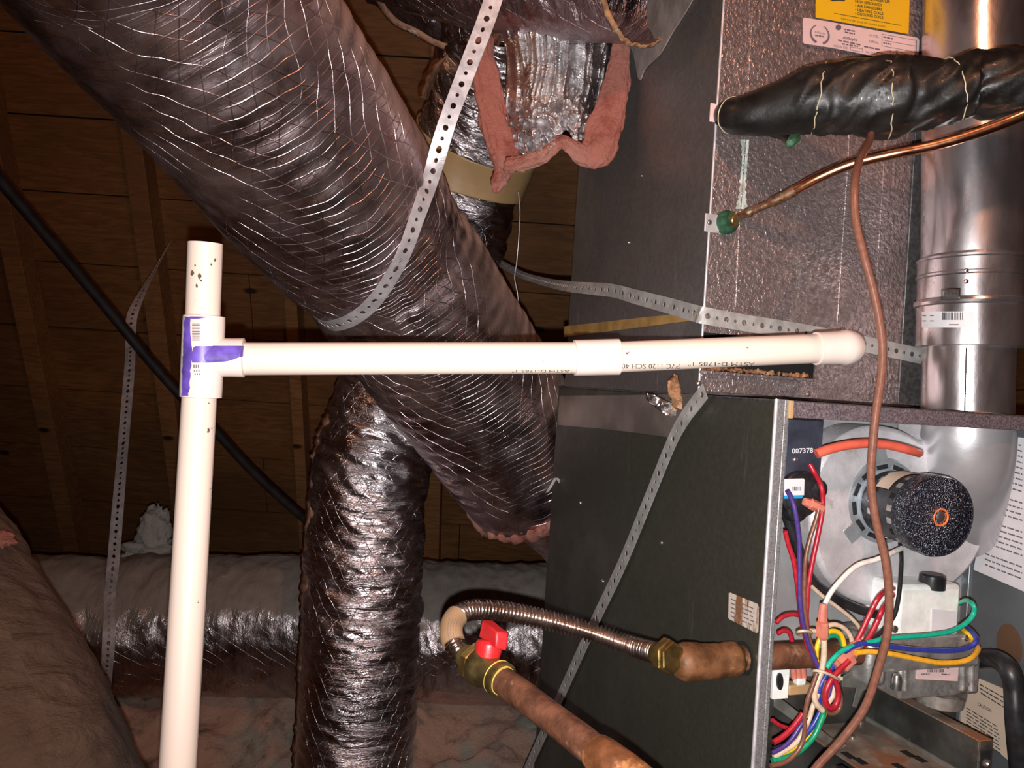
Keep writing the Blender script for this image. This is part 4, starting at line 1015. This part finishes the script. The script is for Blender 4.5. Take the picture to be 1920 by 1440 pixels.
hd = MB().lathe(hb - up * .010, up, [(0, .004), (.003, .0120), (.014, .0138), (.018, .0136), (.0205, .011)], 36)
fr = [P(930, 1184, .752), P(954, 1187, .756), P(950, 1221, .752), (P(929, 1216, .748))]; bk = [P(904, 1161, .785), P(925, 1163, .789), P(922, 1200, .785), P(897, 1195, .780)]
hd.add(fr + bk, [(0, 1, 2, 3), (7, 6, 5, 4), (0, 4, 5, 1), (1, 5, 6, 2), (2, 6, 7, 3), (3, 7, 4, 0)])
hd.build('handle', M['red'], vl, bevel=.0016, smooth=40, label='red plastic handle')
gp = thing('supply_pipe', 'long rusty iron pipe slanting toward the viewer from the red-handled valve', 'pipe', P(1145, 1440, .62))
q0 = v0 + d1 * .056; pe = [q0, P(1030, 1342, .690), P(1125, 1416, .636)]
MB().tube([V(a) for a in spline([tuple(x) for x in pe], 20)], .0134, 36, disp=lambda th, L, p: .0006 * noise.noise(V((cos(th) * 3, sin(th) * 3, L * 50)))).build('iron_pipe', M['rust'], gp, smooth=60)
MB().tube([P(1118, 1410, .640), P(1130, 1420, .633), P(1172, 1450, .614), P(1220, 1490, .60)], [.0150, .0165, .0165, .0165], 36).build('coupling', M['rusto'], gp, smooth=40, label='orange-rusted coupling')
rd = (P(1030, 1342, .690) - q0).normalized()
MB().lathe(q0 - rd * .005, rd, [(0, .0170), (.004, .0160), (.008, .0141), (.010, .0138)], 36).build('thread_tape', M['dope'], gp, smooth=40, label='frayed yellow thread tape')
patch('thread_tape', M['dope'], [P(910, 1268, .742), P(922, 1262, .740), P(925, 1290, .737), P(921, 1288, .737), P(917, 1285, .738), P(911, 1280, .740)], gp)

# ------------------------------------------------------------------ inside the open furnace compartment
# inducer blower
ib_ = thing('draft_inducer', 'round aluminium blower housing with black electric motor inside the furnace', 'blower', FP(1660, 1140, .11))
S_H = .085
ol = [(1521, 930), (1530, 885), (1560, 836), (1600, 808), (1640, 798), (1690, 806), (1728, 826), (1741, 826), (1741, 792), (1886, 806), (1878, 870), (1868, 930), (1856, 985), (1836, 1040), (1803, 1085), (1752, 1122), (1690, 1142), (1640, 1140), (1584, 1116), (1543, 1070), (1524, 1008)]
pin = [FP(a, b, S_H) for a, b in spline([(a, b) for a, b in ol[:7]], 5)[:-1]] + [FP(a, b, S_H) for a, b in ol[6:10]] + [FP(a, b, S_H) for a, b in spline([(a, b) for a, b in ol[9:]] + [ol[0]], 5)[1:-1]]
MB().prism(pin, W * .055).build('blower_housing', M['alum'], ib_, bevel=.010, smooth=60, label='pitted aluminium scroll housing')
nk = [P(1812, 784, vd - .01), P(1812, 815, vd - .012), P(1806, 865, vd + .0), P(1795, 920, vd + .03), P(1780, 980, vd + .075)]
MB().tube([V(a) for a in spline([tuple(x) for x in nk], 8)], [.054 + .0002 * i for i in range(33)], 48).build('outlet_neck', M['alumn'], ib_, smooth=60)
mc = FP(1655, 940, S_H)                  # foot of the motor
me_ = FP(1757, 968, -.004)               # its outer end
am = (me_ - mc); Lm = am.length; am.normalize()
MB().lathe(mc - am * .006, am, [(0, .053), (.006, .055), (.010, .052), (.011, .040), (.009, .036)], 56).build('mounting_ring', M['ring'], ib_, smooth=40, label='zinc mounting ring')
mb = MB()
MB().lathe(mc, am, [(0, .038), (.018, .040), (.022, .0405)], 48).build('inner_ring', M['ring'], ib_, smooth=40)
xr = (Z - am * Z.dot(am)).normalized(); yr = am.cross(xr)
for k in range(12):
    th = 2 * pi * k / 12 + .2; c = mc + (xr * cos(th) + yr * sin(th)) * .0445 + am * .0046; tn = (xr * -sin(th) + yr * cos(th)); rdv = (xr * cos(th) + yr * sin(th))
    MB().box(c - tn * .008 - rdv * .0028, tn * .016, rdv * .0056, am * .001).build('ring_slot', M['motorb'], ib_)
for th, nm in ((2.30, 'mounting_tab'), (-1.9 + 6.28, 'mounting_tab'), (.25, 'mounting_tab')):
    rdv = (xr * cos(th) + yr * sin(th)); tn = (xr * -sin(th) + yr * cos(th)); c = mc + rdv * .050 + am * .004
    q = MB().box(c - tn * .011, tn * .022, rdv * .018, am * .0022).build(nm, M['ring'], ib_, bevel=.002)
MB().lathe(mc + am * .012, am, [(0, .0405), (Lm - .040, .0425), (Lm - .022, .0425), (Lm - .018, .043)], 56).build('motor_shell', M['motorb'], ib_, smooth=30, label='black vented motor shell')
for row, dd in ((0, .026), (1, Lm - .030)):
    for k in range(18):
        th = 2 * pi * k / 18 + row * .1; rdv = (xr * cos(th) + yr * sin(th)); tn = (xr * -sin(th) + yr * cos(th)); c = mc + am * dd + rdv * (.0418 if row == 0 else .0425)
        MB().box(c - tn * .0035, tn * .007, am * .008, rdv * .0007).build('vent_slot', M['cast'] if (k % 3) else M['hole'], ib_)
mbs = MB().lathe(mc + am * .012, am, [(0, .0405), (Lm - .040, .0425), (Lm - .022, .0425)], 56); bvM = mbs.bvh()
ec = me_ + am * 0
MB().lathe(mc + am * (Lm - .020), am, [(0, .0435), (.002, .0465), (.020, .0470), (.0245, .0455), (.026, .042), (.0262, .0105), (.0255, .0100)], 56).build('end_bell', M['grit'], ib_, smooth=40, label='sparkling black gritty end cap')
cc = mc + am * (Lm + .0055)
tor = [cc + (xr * cos(t) + yr * sin(t)) * .0094 for t in [2 * pi * k / 28 for k in range(29)]]
MB().tube(tor, .0013, 10, caps=False).build('bearing_ring', M['oring'], ib_, smooth=60, label='orange bearing ring')
MB().lathe(cc - am * .004, am, [(0, .0080), (.003, .0078), (.005, .005), (.0055, .0008)], 28).build('shaft_end', M['steel'], ib_, smooth=50)
# motor label wrapped round the shell
mb = MB(); vs = []; nu, nv = 14, 3
for j in range(nv + 1):
    for i in range(nu + 1):
        th = -1.75 + (i / nu) * 1.15 - 0.0; dd = .018 + .022 * j / nv
        th = -.45 + 1.45 * i / nu
        rdv = (xr * cos(th) - yr * sin(th)) if False else (xr * cos(th) + yr * sin(th))
        vs.append(mc + am * (dd + .012) + rdv * .0431)
mb.add(vs, [(j * (nu + 1) + i, j * (nu + 1) + i + 1, (j + 1) * (nu + 1) + i + 1, (j + 1) * (nu + 1) + i) for j in range(nv) for i in range(nu)])
mb.build('motor_label', M['label'], ib_, smooth=180, label='cream label round the motor')

# pressure switch bracket
ps_ = thing('pressure_switch', 'black round pressure switch with small white barcode label inside the furnace', 'switch', FP(1500, 960, .05))
a_ = tsz(FP(1476, 786, .05)); b_ = tsz(FP(1535, 905, .05))
br = MB().fbox(a_[0], b_[0], .048, .051, b_[2], a_[2]).build('bracket_plate', M['navy'], ps_, bevel=.0006, label='dark navy bracket plate')
mb = MB(); put_text(mb, '007378', lambda x, y: FP(1484 + 40 * x, 850 - 1.5 * x - y * 13, .048) - W * .0006, bold=True); mb.build('stamped_number', M['paper'], br, smooth=0)
screw(1491, 862, .048, ps_, .0034)
pc = FP(1495, 925, .045)
MB().lathe(pc, -W, [(0, .026), (.008, .0265), (.010, .024), (.012, .0235), (.015, .014), (.0155, .012)], 40).build('diaphragm_case', M['black'], ps_, smooth=40)
MB().lathe(FP(1520, 915, .045), -W, [(0, .011), (.016, .010), (.018, .004), (.015, .003)], 20).build('hose_port', M['black'], ps_, smooth=40)
MB().lathe(FP(1486, 955, .045), -W, [(0, .014), (.01, .013), (.012, .008)], 20).build('lower_case', M['black'], ps_, smooth=40)
lb = sticker([(1470, 898), (1506, 897), (1508, 900), (1507, 928), (1470, 929)], .026, 'barcode_label', M['paper'], ps_)
mb = MB(); x = 1485; rnd = random.Random(9)
while x < 1501: w = rnd.choice((.7, 1.3)); rects(mb, [((x, 912), (x + w, 912), (x + w, 920), (x, 920))], .026); x += w + rnd.choice((.8, 1.2))
mb.build('barcode', M['inkblk'], lb, smooth=0)
M['cyan'] = plain('cyan_strip', (.01, .30, .62), .5)
sticker([(1470, 929), (1507, 928), (1503, 934), (1470, 935)], .026, 'blue_strip', M['cyan'], ps_)

def FPS(lst, ds=.02, n=10, step=.0025):
    s = spline([(a[0], a[1], a[2] if len(a) > 2 else ds) for a in lst], n); pts = [FP(a, b, c) for a, b, c in s]
    return resample(pts, step)[0]
def wire(lab, m, lst, r=.0026, s=.02, name='wire', cat='wire', group=None):
    o = MB().tube(FPS(lst, s), r, 10).build(name, M[m], smooth=70); tag(o, lab, cat, group); return o
tag(MB().tube(FPS([(1531, 851, .035), (1552, 843, .032), (1585, 835), (1625, 831), (1665, 834), (1700, 842), (1723, 849, .04)], .03), .0056, 24).build('pressure_hose', M['hose'], smooth=60), 'thick salmon red rubber hose arching above the black motor', 'hose')
wire('red wire from the pressure switch curving beside the blower housing', 'wred', [(1518, 870, .04), (1528, 888, .035), (1540, 912), (1543, 940), (1541, 965), (1533, 1008), (1524, 1050), (1516, 1095), (1513, 1135), (1512, 1165), (1518, 1205), (1530, 1245)], .0027, .022)
wire('red wire nearest the furnace edge running down to the cable tie', 'wred', [(1472, 995), (1478, 1020), (1488, 1052), (1494, 1090), (1498, 1127), (1502, 1160), (1510, 1196), (1520, 1228), (1532, 1248)], .0027, .016)
wire('dark purple wire hanging from the black pressure switch', 'wpurple', [(1476, 920, .012), (1484, 935, .012), (1491, 960), (1498, 1010), (1499, 1060), (1499, 1110), (1503, 1155), (1512, 1195), (1524, 1228), (1535, 1252)], .0027, .010)
wire('brown wire between the purple and red wires', 'wbrown', [(1535, 955), (1530, 975), (1519, 1010), (1511, 1045), (1508, 1090), (1508, 1130), (1512, 1170), (1519, 1205), (1530, 1232), (1537, 1254)], .0024, .016)
def connector(lab, pts, rad, s, tails=True):
    t = thing('wire_connector', lab, 'connector', FP(pts[0][0], pts[0][1], s))
    q = [FP(a, b, s) for a, b in pts]; MB().tube(q, rad, 8, flat=(1, .8)).build('sleeve', M['conn'], t, smooth=30)
    dr = (q[-1] - q[0]).normalized(); MB().tube([q[len(q) // 2] - dr * .009, q[len(q) // 2] - dr * .008, q[len(q) // 2] + dr * .008, q[len(q) // 2] + dr * .009], [max(rad) * .8, max(rad) * 1.2, max(rad) * 1.2, max(rad) * .8], 6).build('collar', M['conn'], t, smooth=30)
    return t
connector('pink slip connector beside the pressure switch', [(1508, 940), (1518, 944), (1530, 949), (1541, 955)], [.0045, .0052, .0048, .003], .02)
connector('upright pink connector below the white motor wire', [(1544, 1132), (1543, 1150), (1542, 1180), (1544, 1206)], [.0042, .005, .006, .0035], .012)
connector('slanted pink connector where the bundled wires meet', [(1615, 1203), (1603, 1215), (1583, 1238), (1566, 1250)], [.0040, .0085, .0085, .0045], .010)
wire('white motor wire bowing down to the upright pink connector', 'wwhite', [(1690, 1028, .03), (1665, 1040), (1640, 1050), (1612, 1058), (1592, 1072), (1570, 1095), (1555, 1115), (1546, 1134)], .0030, .018)
wire('black motor wire dropping behind the brown control cable', 'wblack', [(1688, 1020, .05), (1690, 1050, .03), (1688, 1090), (1684, 1125), (1676, 1155), (1655, 1182), (1630, 1203), (1612, 1215)], .0026, .03)
wire('outer red wire looping up from the slanted connector', 'wred', [(1682, 1104, .06), (1668, 1104, .04), (1650, 1117), (1636, 1140), (1623, 1168), (1610, 1195), (1598, 1215)], .0031, .016)
wire('inner red wire looping up from the slanted connector', 'wred', [(1682, 1108, .06), (1668, 1122, .04), (1655, 1142), (1645, 1165), (1632, 1190), (1616, 1212)], .0031, .014)
wire('bright teal green wire looping around the white valve body', 'wteal', [(1798, 1132, .05), (1812, 1126, .02), (1825, 1134), (1826, 1150), (1812, 1168), (1785, 1183), (1755, 1189), (1713, 1193), (1670, 1196), (1635, 1203), (1605, 1210), (1580, 1220), (1562, 1235), (1550, 1252)], .0028, .0)
wire('dark blue wire looping in front of the gas valve', 'wblue', [(1805, 1172, .06), (1822, 1184, .02), (1831, 1200), (1820, 1212), (1795, 1219), (1760, 1220), (1700, 1216), (1650, 1209), (1620, 1206), (1600, 1212), (1583, 1222)], .0030, .0)
wire('orange yellow wire sagging across the silver gas valve', 'worange', [(1824, 1205, .03), (1834, 1216, .01), (1822, 1233), (1800, 1241), (1765, 1243), (1720, 1236), (1670, 1226), (1630, 1222), (1605, 1224)], .0031, -.003)
wire('short yellow wire behind the blue loop at the gas valve', 'wyellow', [(1806, 1181, .045), (1816, 1190, .03), (1825, 1200, .03)], .0030, .04)
wire('cream wire arching over the yellow and green arcs', 'wcream', [(1548, 1178), (1556, 1172), (1570, 1172), (1585, 1180), (1595, 1194), (1598, 1210)], .0027, .02)
wire('yellow wire arching above the green arc', 'wyellow', [(1532, 1245), (1531, 1220), (1538, 1197), (1553, 1185), (1568, 1184), (1578, 1192), (1583, 1210)], .0028, .016)
wire('green wire arching under the yellow arc', 'wgreen', [(1538, 1245), (1537, 1225), (1544, 1203), (1556, 1192), (1568, 1192), (1576, 1200), (1580, 1215)], .0026, .020)
wire('pale wire running from the blower edge to the red wires', 'wcream', [(1522, 1100), (1545, 1120), (1572, 1140), (1597, 1160), (1613, 1180), (1616, 1200)], .0024, .05)
wire('cream wire hanging from the upright pink connector', 'wcream', [(1545, 1200), (1545, 1225), (1541, 1255), (1532, 1280), (1527, 1300), (1530, 1318), (1542, 1332)], .0033, .006)
wire('dark blue wire running down inside the bundle', 'wblue', [(1590, 1222), (1572, 1238), (1555, 1258), (1541, 1280), (1535, 1305), (1540, 1325), (1530, 1350), (1515, 1372), (1490, 1395), (1453, 1412)], .0030, .014)
wire('black wire running down inside the bundle', 'wblack', [(1594, 1230), (1575, 1250), (1556, 1270), (1546, 1292), (1542, 1318), (1536, 1345), (1518, 1370), (1488, 1392), (1450, 1405)], .0030, .017)
wire('red wire folded into a narrow hanging loop', 'wred', [(1592, 1238), (1578, 1252), (1560, 1272), (1549, 1295), (1548, 1315), (1556, 1327), (1567, 1322), (1572, 1302), (1568, 1282), (1560, 1268), (1552, 1255)], .0032, .002)
wire('dull brown wire looping widest outside the red loop', 'wbrown', [(1590, 1245), (1570, 1268), (1572, 1290), (1577, 1310), (1572, 1332), (1556, 1338), (1545, 1325), (1543, 1300), (1548, 1275)], .0024, .012)
wire('cream wire inside the narrow red loop', 'wcream', [(1572, 1262), (1566, 1285), (1561, 1305), (1552, 1318)], .0030, .008)
wire('purple wire inside the narrow red loop', 'wpurple', [(1565, 1262), (1558, 1285), (1553, 1305), (1550, 1314)], .0028, .010)
wire('green wire curving from the bundle down to the furnace edge', 'wgreen', [(1527, 1312), (1536, 1326), (1544, 1335), (1538, 1355), (1525, 1382), (1503, 1405), (1478, 1420), (1448, 1426)], .0032, .008)
wire('yellow wire tucked beside the curving green wire', 'wyellow', [(1546, 1334), (1543, 1345), (1533, 1362), (1518, 1382), (1490, 1402), (1452, 1418)], .0030, .013)
wire('brown wire hanging over the lower wire bundle', 'wbrown', [(1532, 1262), (1524, 1285), (1514, 1315), (1509, 1345), (1509, 1370), (1503, 1395), (1490, 1415), (1470, 1430), (1445, 1436)], .0026, .002)
wire('cream wire in the lower bundle next to the brown one', 'wcream', [(1534, 1300), (1524, 1325), (1518, 1345), (1507, 1370), (1490, 1395), (1450, 1420)], .0028, .010)
wire('bright red wire leaving the bundle for the furnace edge', 'wred', [(1505, 1338), (1498, 1348), (1484, 1366), (1468, 1381), (1450, 1392)], .0032, .008)
wire('small red wire crossing behind the furnace edge', 'wred', [(1448, 1350), (1462, 1360), (1480, 1366)], .0024, .03)
wire('thin red wire arcing high behind the furnace edge', 'wred', [(1455, 1168), (1468, 1156), (1485, 1152), (1500, 1154)], .0026, .05)
wire('thin red wire hooked low behind the furnace edge', 'wred', [(1458, 1188), (1470, 1182), (1481, 1188), (1486, 1208), (1486, 1222)], .0026, .05)
wire('purple wire leaving the bundle below the bright red one', 'wpurple', [(1512, 1345), (1500, 1362), (1485, 1385), (1470, 1400), (1448, 1412)], .0026, .011)
def tie(lab, c, rx, ry, s, rot=0.0):
    q = []
    for k in range(25):
        a = 2 * pi * k / 24; x = rx * cos(a); y = ry * sin(a)
        q.append(FP(c[0] + x * cos(rot) - y * sin(rot), c[1] + x * sin(rot) + y * cos(rot), s + .014 * sin(a)))
    t = thing('cable_tie', lab, 'cable tie', FP(c[0], c[1], s)); MB().tube(q, .0016, 8, caps=False, flat=(1, 1)).build('loop', M['tie'], t, smooth=60)
    h = q[0]; MB().box(h, U * .006, W * .004, Z * .004).build('head', M['tie'], t, bevel=.0005)
tie('clear tie around the purple and brown wires', (1508, 1187), 14, 4, .012)
tie('clear tie cinching the whole wire bundle', (1548, 1268), 26, 6, .008, .35)
# black strip put in for the shade of the gap under the housing
tag(MB().tube(FPS([(1472, 960, .07), (1490, 1010, .07), (1520, 1085, .07), (1560, 1118, .07), (1610, 1142, .07), (1645, 1152, .07)], .07), .0060, 14).build('gap_shade', M['black'], smooth=60), 'dark strip added for the shaded gap under the blower housing rim', 'tube')

# gas valve
gv = thing('gas_valve', 'cast silver gas control valve with white top and hooked wires', 'valve', FP(1738, 1300, .05))
def roundbox(x0, y0, x1, y1, s0, s1, name, m, bev, parent=None, lab=None):
    a = tsz(FP(x0, y0, s0)); b = tsz(FP(x1, y1, s0))
    return MB().fbox(a[0], b[0], s0, s1, b[2], a[2]).build(name, m, parent or gv, bevel=bev, smooth=40, label=lab)
roundbox(1687, 1098, 1798, 1206, .042, .10, 'solenoid_cover', M['valvew'], .006, lab='pale translucent cover')
MB().lathe(FP(1747, 1106, .052) + Z * .002, Z, [(0, .0150), (.010, .0155), (.016, .0150), (.018, .012)], 18).build('cap', M['black'], gv, smooth=25, label='black round cap')
lb = sticker([(1747, 1142), (1790, 1146), (1789, 1209), (1745, 1207)], .0415, 'white_sticker', M['paper'], gv)
roundbox(1655, 1200, 1838, 1252, .030, .10, 'valve_body', M['cast'], .005, lab='cast aluminium body')
roundbox(1690, 1240, 1836, 1302, .034, .10, 'lower_body', M['cast'], .004)
roundbox(1632, 1200, 1664, 1290, .036, .09, 'inlet_boss', M['cast'], .008)
for x in (1697, 1806, 1822): MB().tube([FP(x, 1222, .034), FP(x - 1, 1294, .034)], .0035, 12).build('rib', M['cast'], gv, smooth=60)
MB().lathe(FP(1680, 1292, .028), Z, [(0, .0062), (.012, .0062), (.017, .005), (.019, .002)], 20).build('outlet_plug', M['steel'], gv, smooth=40)
MB().lathe(FP(1762, 1300, .06) - Z * .006, -Z, [(-.01, .03), (.006, .027), (.010, .02)], 30).build('regulator_dome', M['cast'], gv, smooth=40)
lb = sticker([(1720, 1228), (1798, 1231), (1795, 1277), (1718, 1273)], .0335, 'serial_label', M['paperp'], gv, lab='pinkish serial label')
mb = MB(); 
for k, (x0, y0, x1, y1, h) in enumerate(((1738, 1236, 1774, 1237, 2.5), (1728, 1251, 1778, 1253, 1.6), (1726, 1264, 1742, 1264, 1.6), (1764, 1264, 1780, 1265, 1.6))): bars(mb, x0, y0, x1, y1, h, .0335, 'F', 80 + k, 4)
x = 1738
while x < 1768: w = rnd.choice((.8, 1.6)); rects(mb, [((x, 1254), (x + w, 1254), (x + w, 1260), (x, 1260))], .0335); x += w + rnd.choice((.8, 1.2))
mb.build('printed_text', M['inkblk'], lb, smooth=0)
for a, b in ((1678, 1180), (1812, 1196)): screw(a, b, .03, gv, .0042)
# manifold and black hose
tag(MB().tube(FPS([(1836, 1238, .06), (1855, 1236, .03), (1875, 1240, .0), (1893, 1258, -.02), (1902, 1290, -.025), (1905, 1350, -.03), (1912, 1430, -.03), (1920, 1510, -.03)], .0, 10, .004), .0115, 28).build('black_hose', M['black'], smooth=60), 'glossy thick black hose bending down beside the caution sheet', 'hose')

# burner box and brackets at the foot of the compartment
bb = thing('burner_box', 'dark steel burner box with rusty slotted cover at the bottom of the furnace', 'burner', FP(1700, 1440, .1))
a_ = tsz(FP(1642, 1288, SV - .005)); tb = a_[0]; zb = a_[2]
sf = tsz(LP(1836, 1386, tb))[1]
MB().fbox(tb, tb + .002, sf, SV - .002, zb - .18, zb).build('side_wall', M['darkm'], bb, bevel=.0006)
MB().fbox(tb, tb + .020, sf, SV - .002, zb - .002, zb + .0005).build('top_lip', M['rustp'], bb, bevel=.0006, label='rust-tinted top lip')
MB().fbox(tb + .002, tb + .022, sf, sf + .002, zb - .18, zb).build('end_wall', M['darkm'], bb, bevel=.0006)
MB().fbox(tb + .004, tb + .018, sf - .001, sf, zb - .05, zb - .012).build('end_slot', M['hole'], bb)
MB().lathe(FW(tb + .011, sf, zb - .026), -W, [(0, .0055), (.004, .0055), (.007, .003)], 14).build('bolt', M['steel'], bb, smooth=40)
zc = zb - .045
tl = tsz(HP(1505, 1400, zc)) ; 
MB().fbox(tb - .125, tb - .001, -.045, SV - .004, zc - .002, zc).build('slotted_cover', M['rustp'], bb, bevel=.0006, label='rust-stained slotted cover')
MB().fbox(tb - .014, tb - .010, -.045, SV - .004, zc, zc + .006).build('stiffening_rib', M['strip'], bb, bevel=.0005)
for px_, py_ in ((1593, 1423), (1616, 1434), (1706, 1420), (1728, 1430), (1585, 1450), (1690, 1445)):
    c = HP(px_, py_, zc + .0004); MB().box(c, U * .010, W * .016, Z * .0005).build('cover_slot', M['hole'], bb)
for px_, py_ in ((1614, 1355), (1598, 1384), (1708, 1388)):
    c = HP(px_, py_, zc); MB().lathe(c, Z, [(0, .0042), (.003, .0040), (.0045, .002)], 12).build('screw', M['steel'], bb, smooth=40)
# angled plates and small fittings on the left
def slab(name, pts, s, th, m, lab, cat): 
    o = MB().prism([FP(a, b, s) for a, b in pts], W * th).build(name, m, bevel=.0006); tag(o, lab, cat); return o
slab('mounting_bracket', [(1452, 1312), (1462, 1308), (1560, 1384), (1590, 1398), (1575, 1406), (1545, 1392), (1452, 1326)], .075, .003, M['strip'], 'grey steel strip slanting behind the lower wires', 'bracket')
slab('cover_plate', [(1580, 1270), (1598, 1257), (1622, 1264), (1630, 1290), (1618, 1296), (1606, 1328), (1599, 1325), (1607, 1290), (1580, 1288)], .060, .002, M['strip'], 'pale green-grey bent plate behind the wire loop', 'plate')
sw = thing('limit_switch', 'small white switch with black oval face at the furnace edge', 'switch', FP(1465, 1310, .03))
roundbox(1452, 1256, 1478, 1310, .028, .034, 'switch_plate', M['valvew'], .001, sw)
q = [FP(1461 + 6 * cos(a), 1277 + 16 * sin(a), .0275) for a in [2 * pi * k / 20 for k in range(20)]]; MB().prism(q, -W * .002).build('switch_face', M['black'], sw)
fb = thing('igniter_plug', 'pale plug fitting below the rusty pipe between wires', 'plug', FP(1505, 1300, .04))
roundbox(1480, 1286, 1524, 1302, .045, .06, 'plug_body', M['tan'], .002, fb)
roundbox(1496, 1274, 1512, 1286, .045, .055, 'plug_nose', M['valvew'], .002, fb)
for k, x in enumerate((1487, 1496, 1505)): 
    tag(MB().tube(FPS([(x, 1250), (x + 1, 1262), (x + 2, 1272)], .05), .0036, 12).build('wire_boot', M['conn'], smooth=60), ('small pink wire boot next to the white oval-faced switch', 'small pink wire boot between its two neighbours under the rusty pipe', 'small pink wire boot nearest the hanging wire bundle')[k], 'wire boot', 'pink wire boots under the rusty pipe')
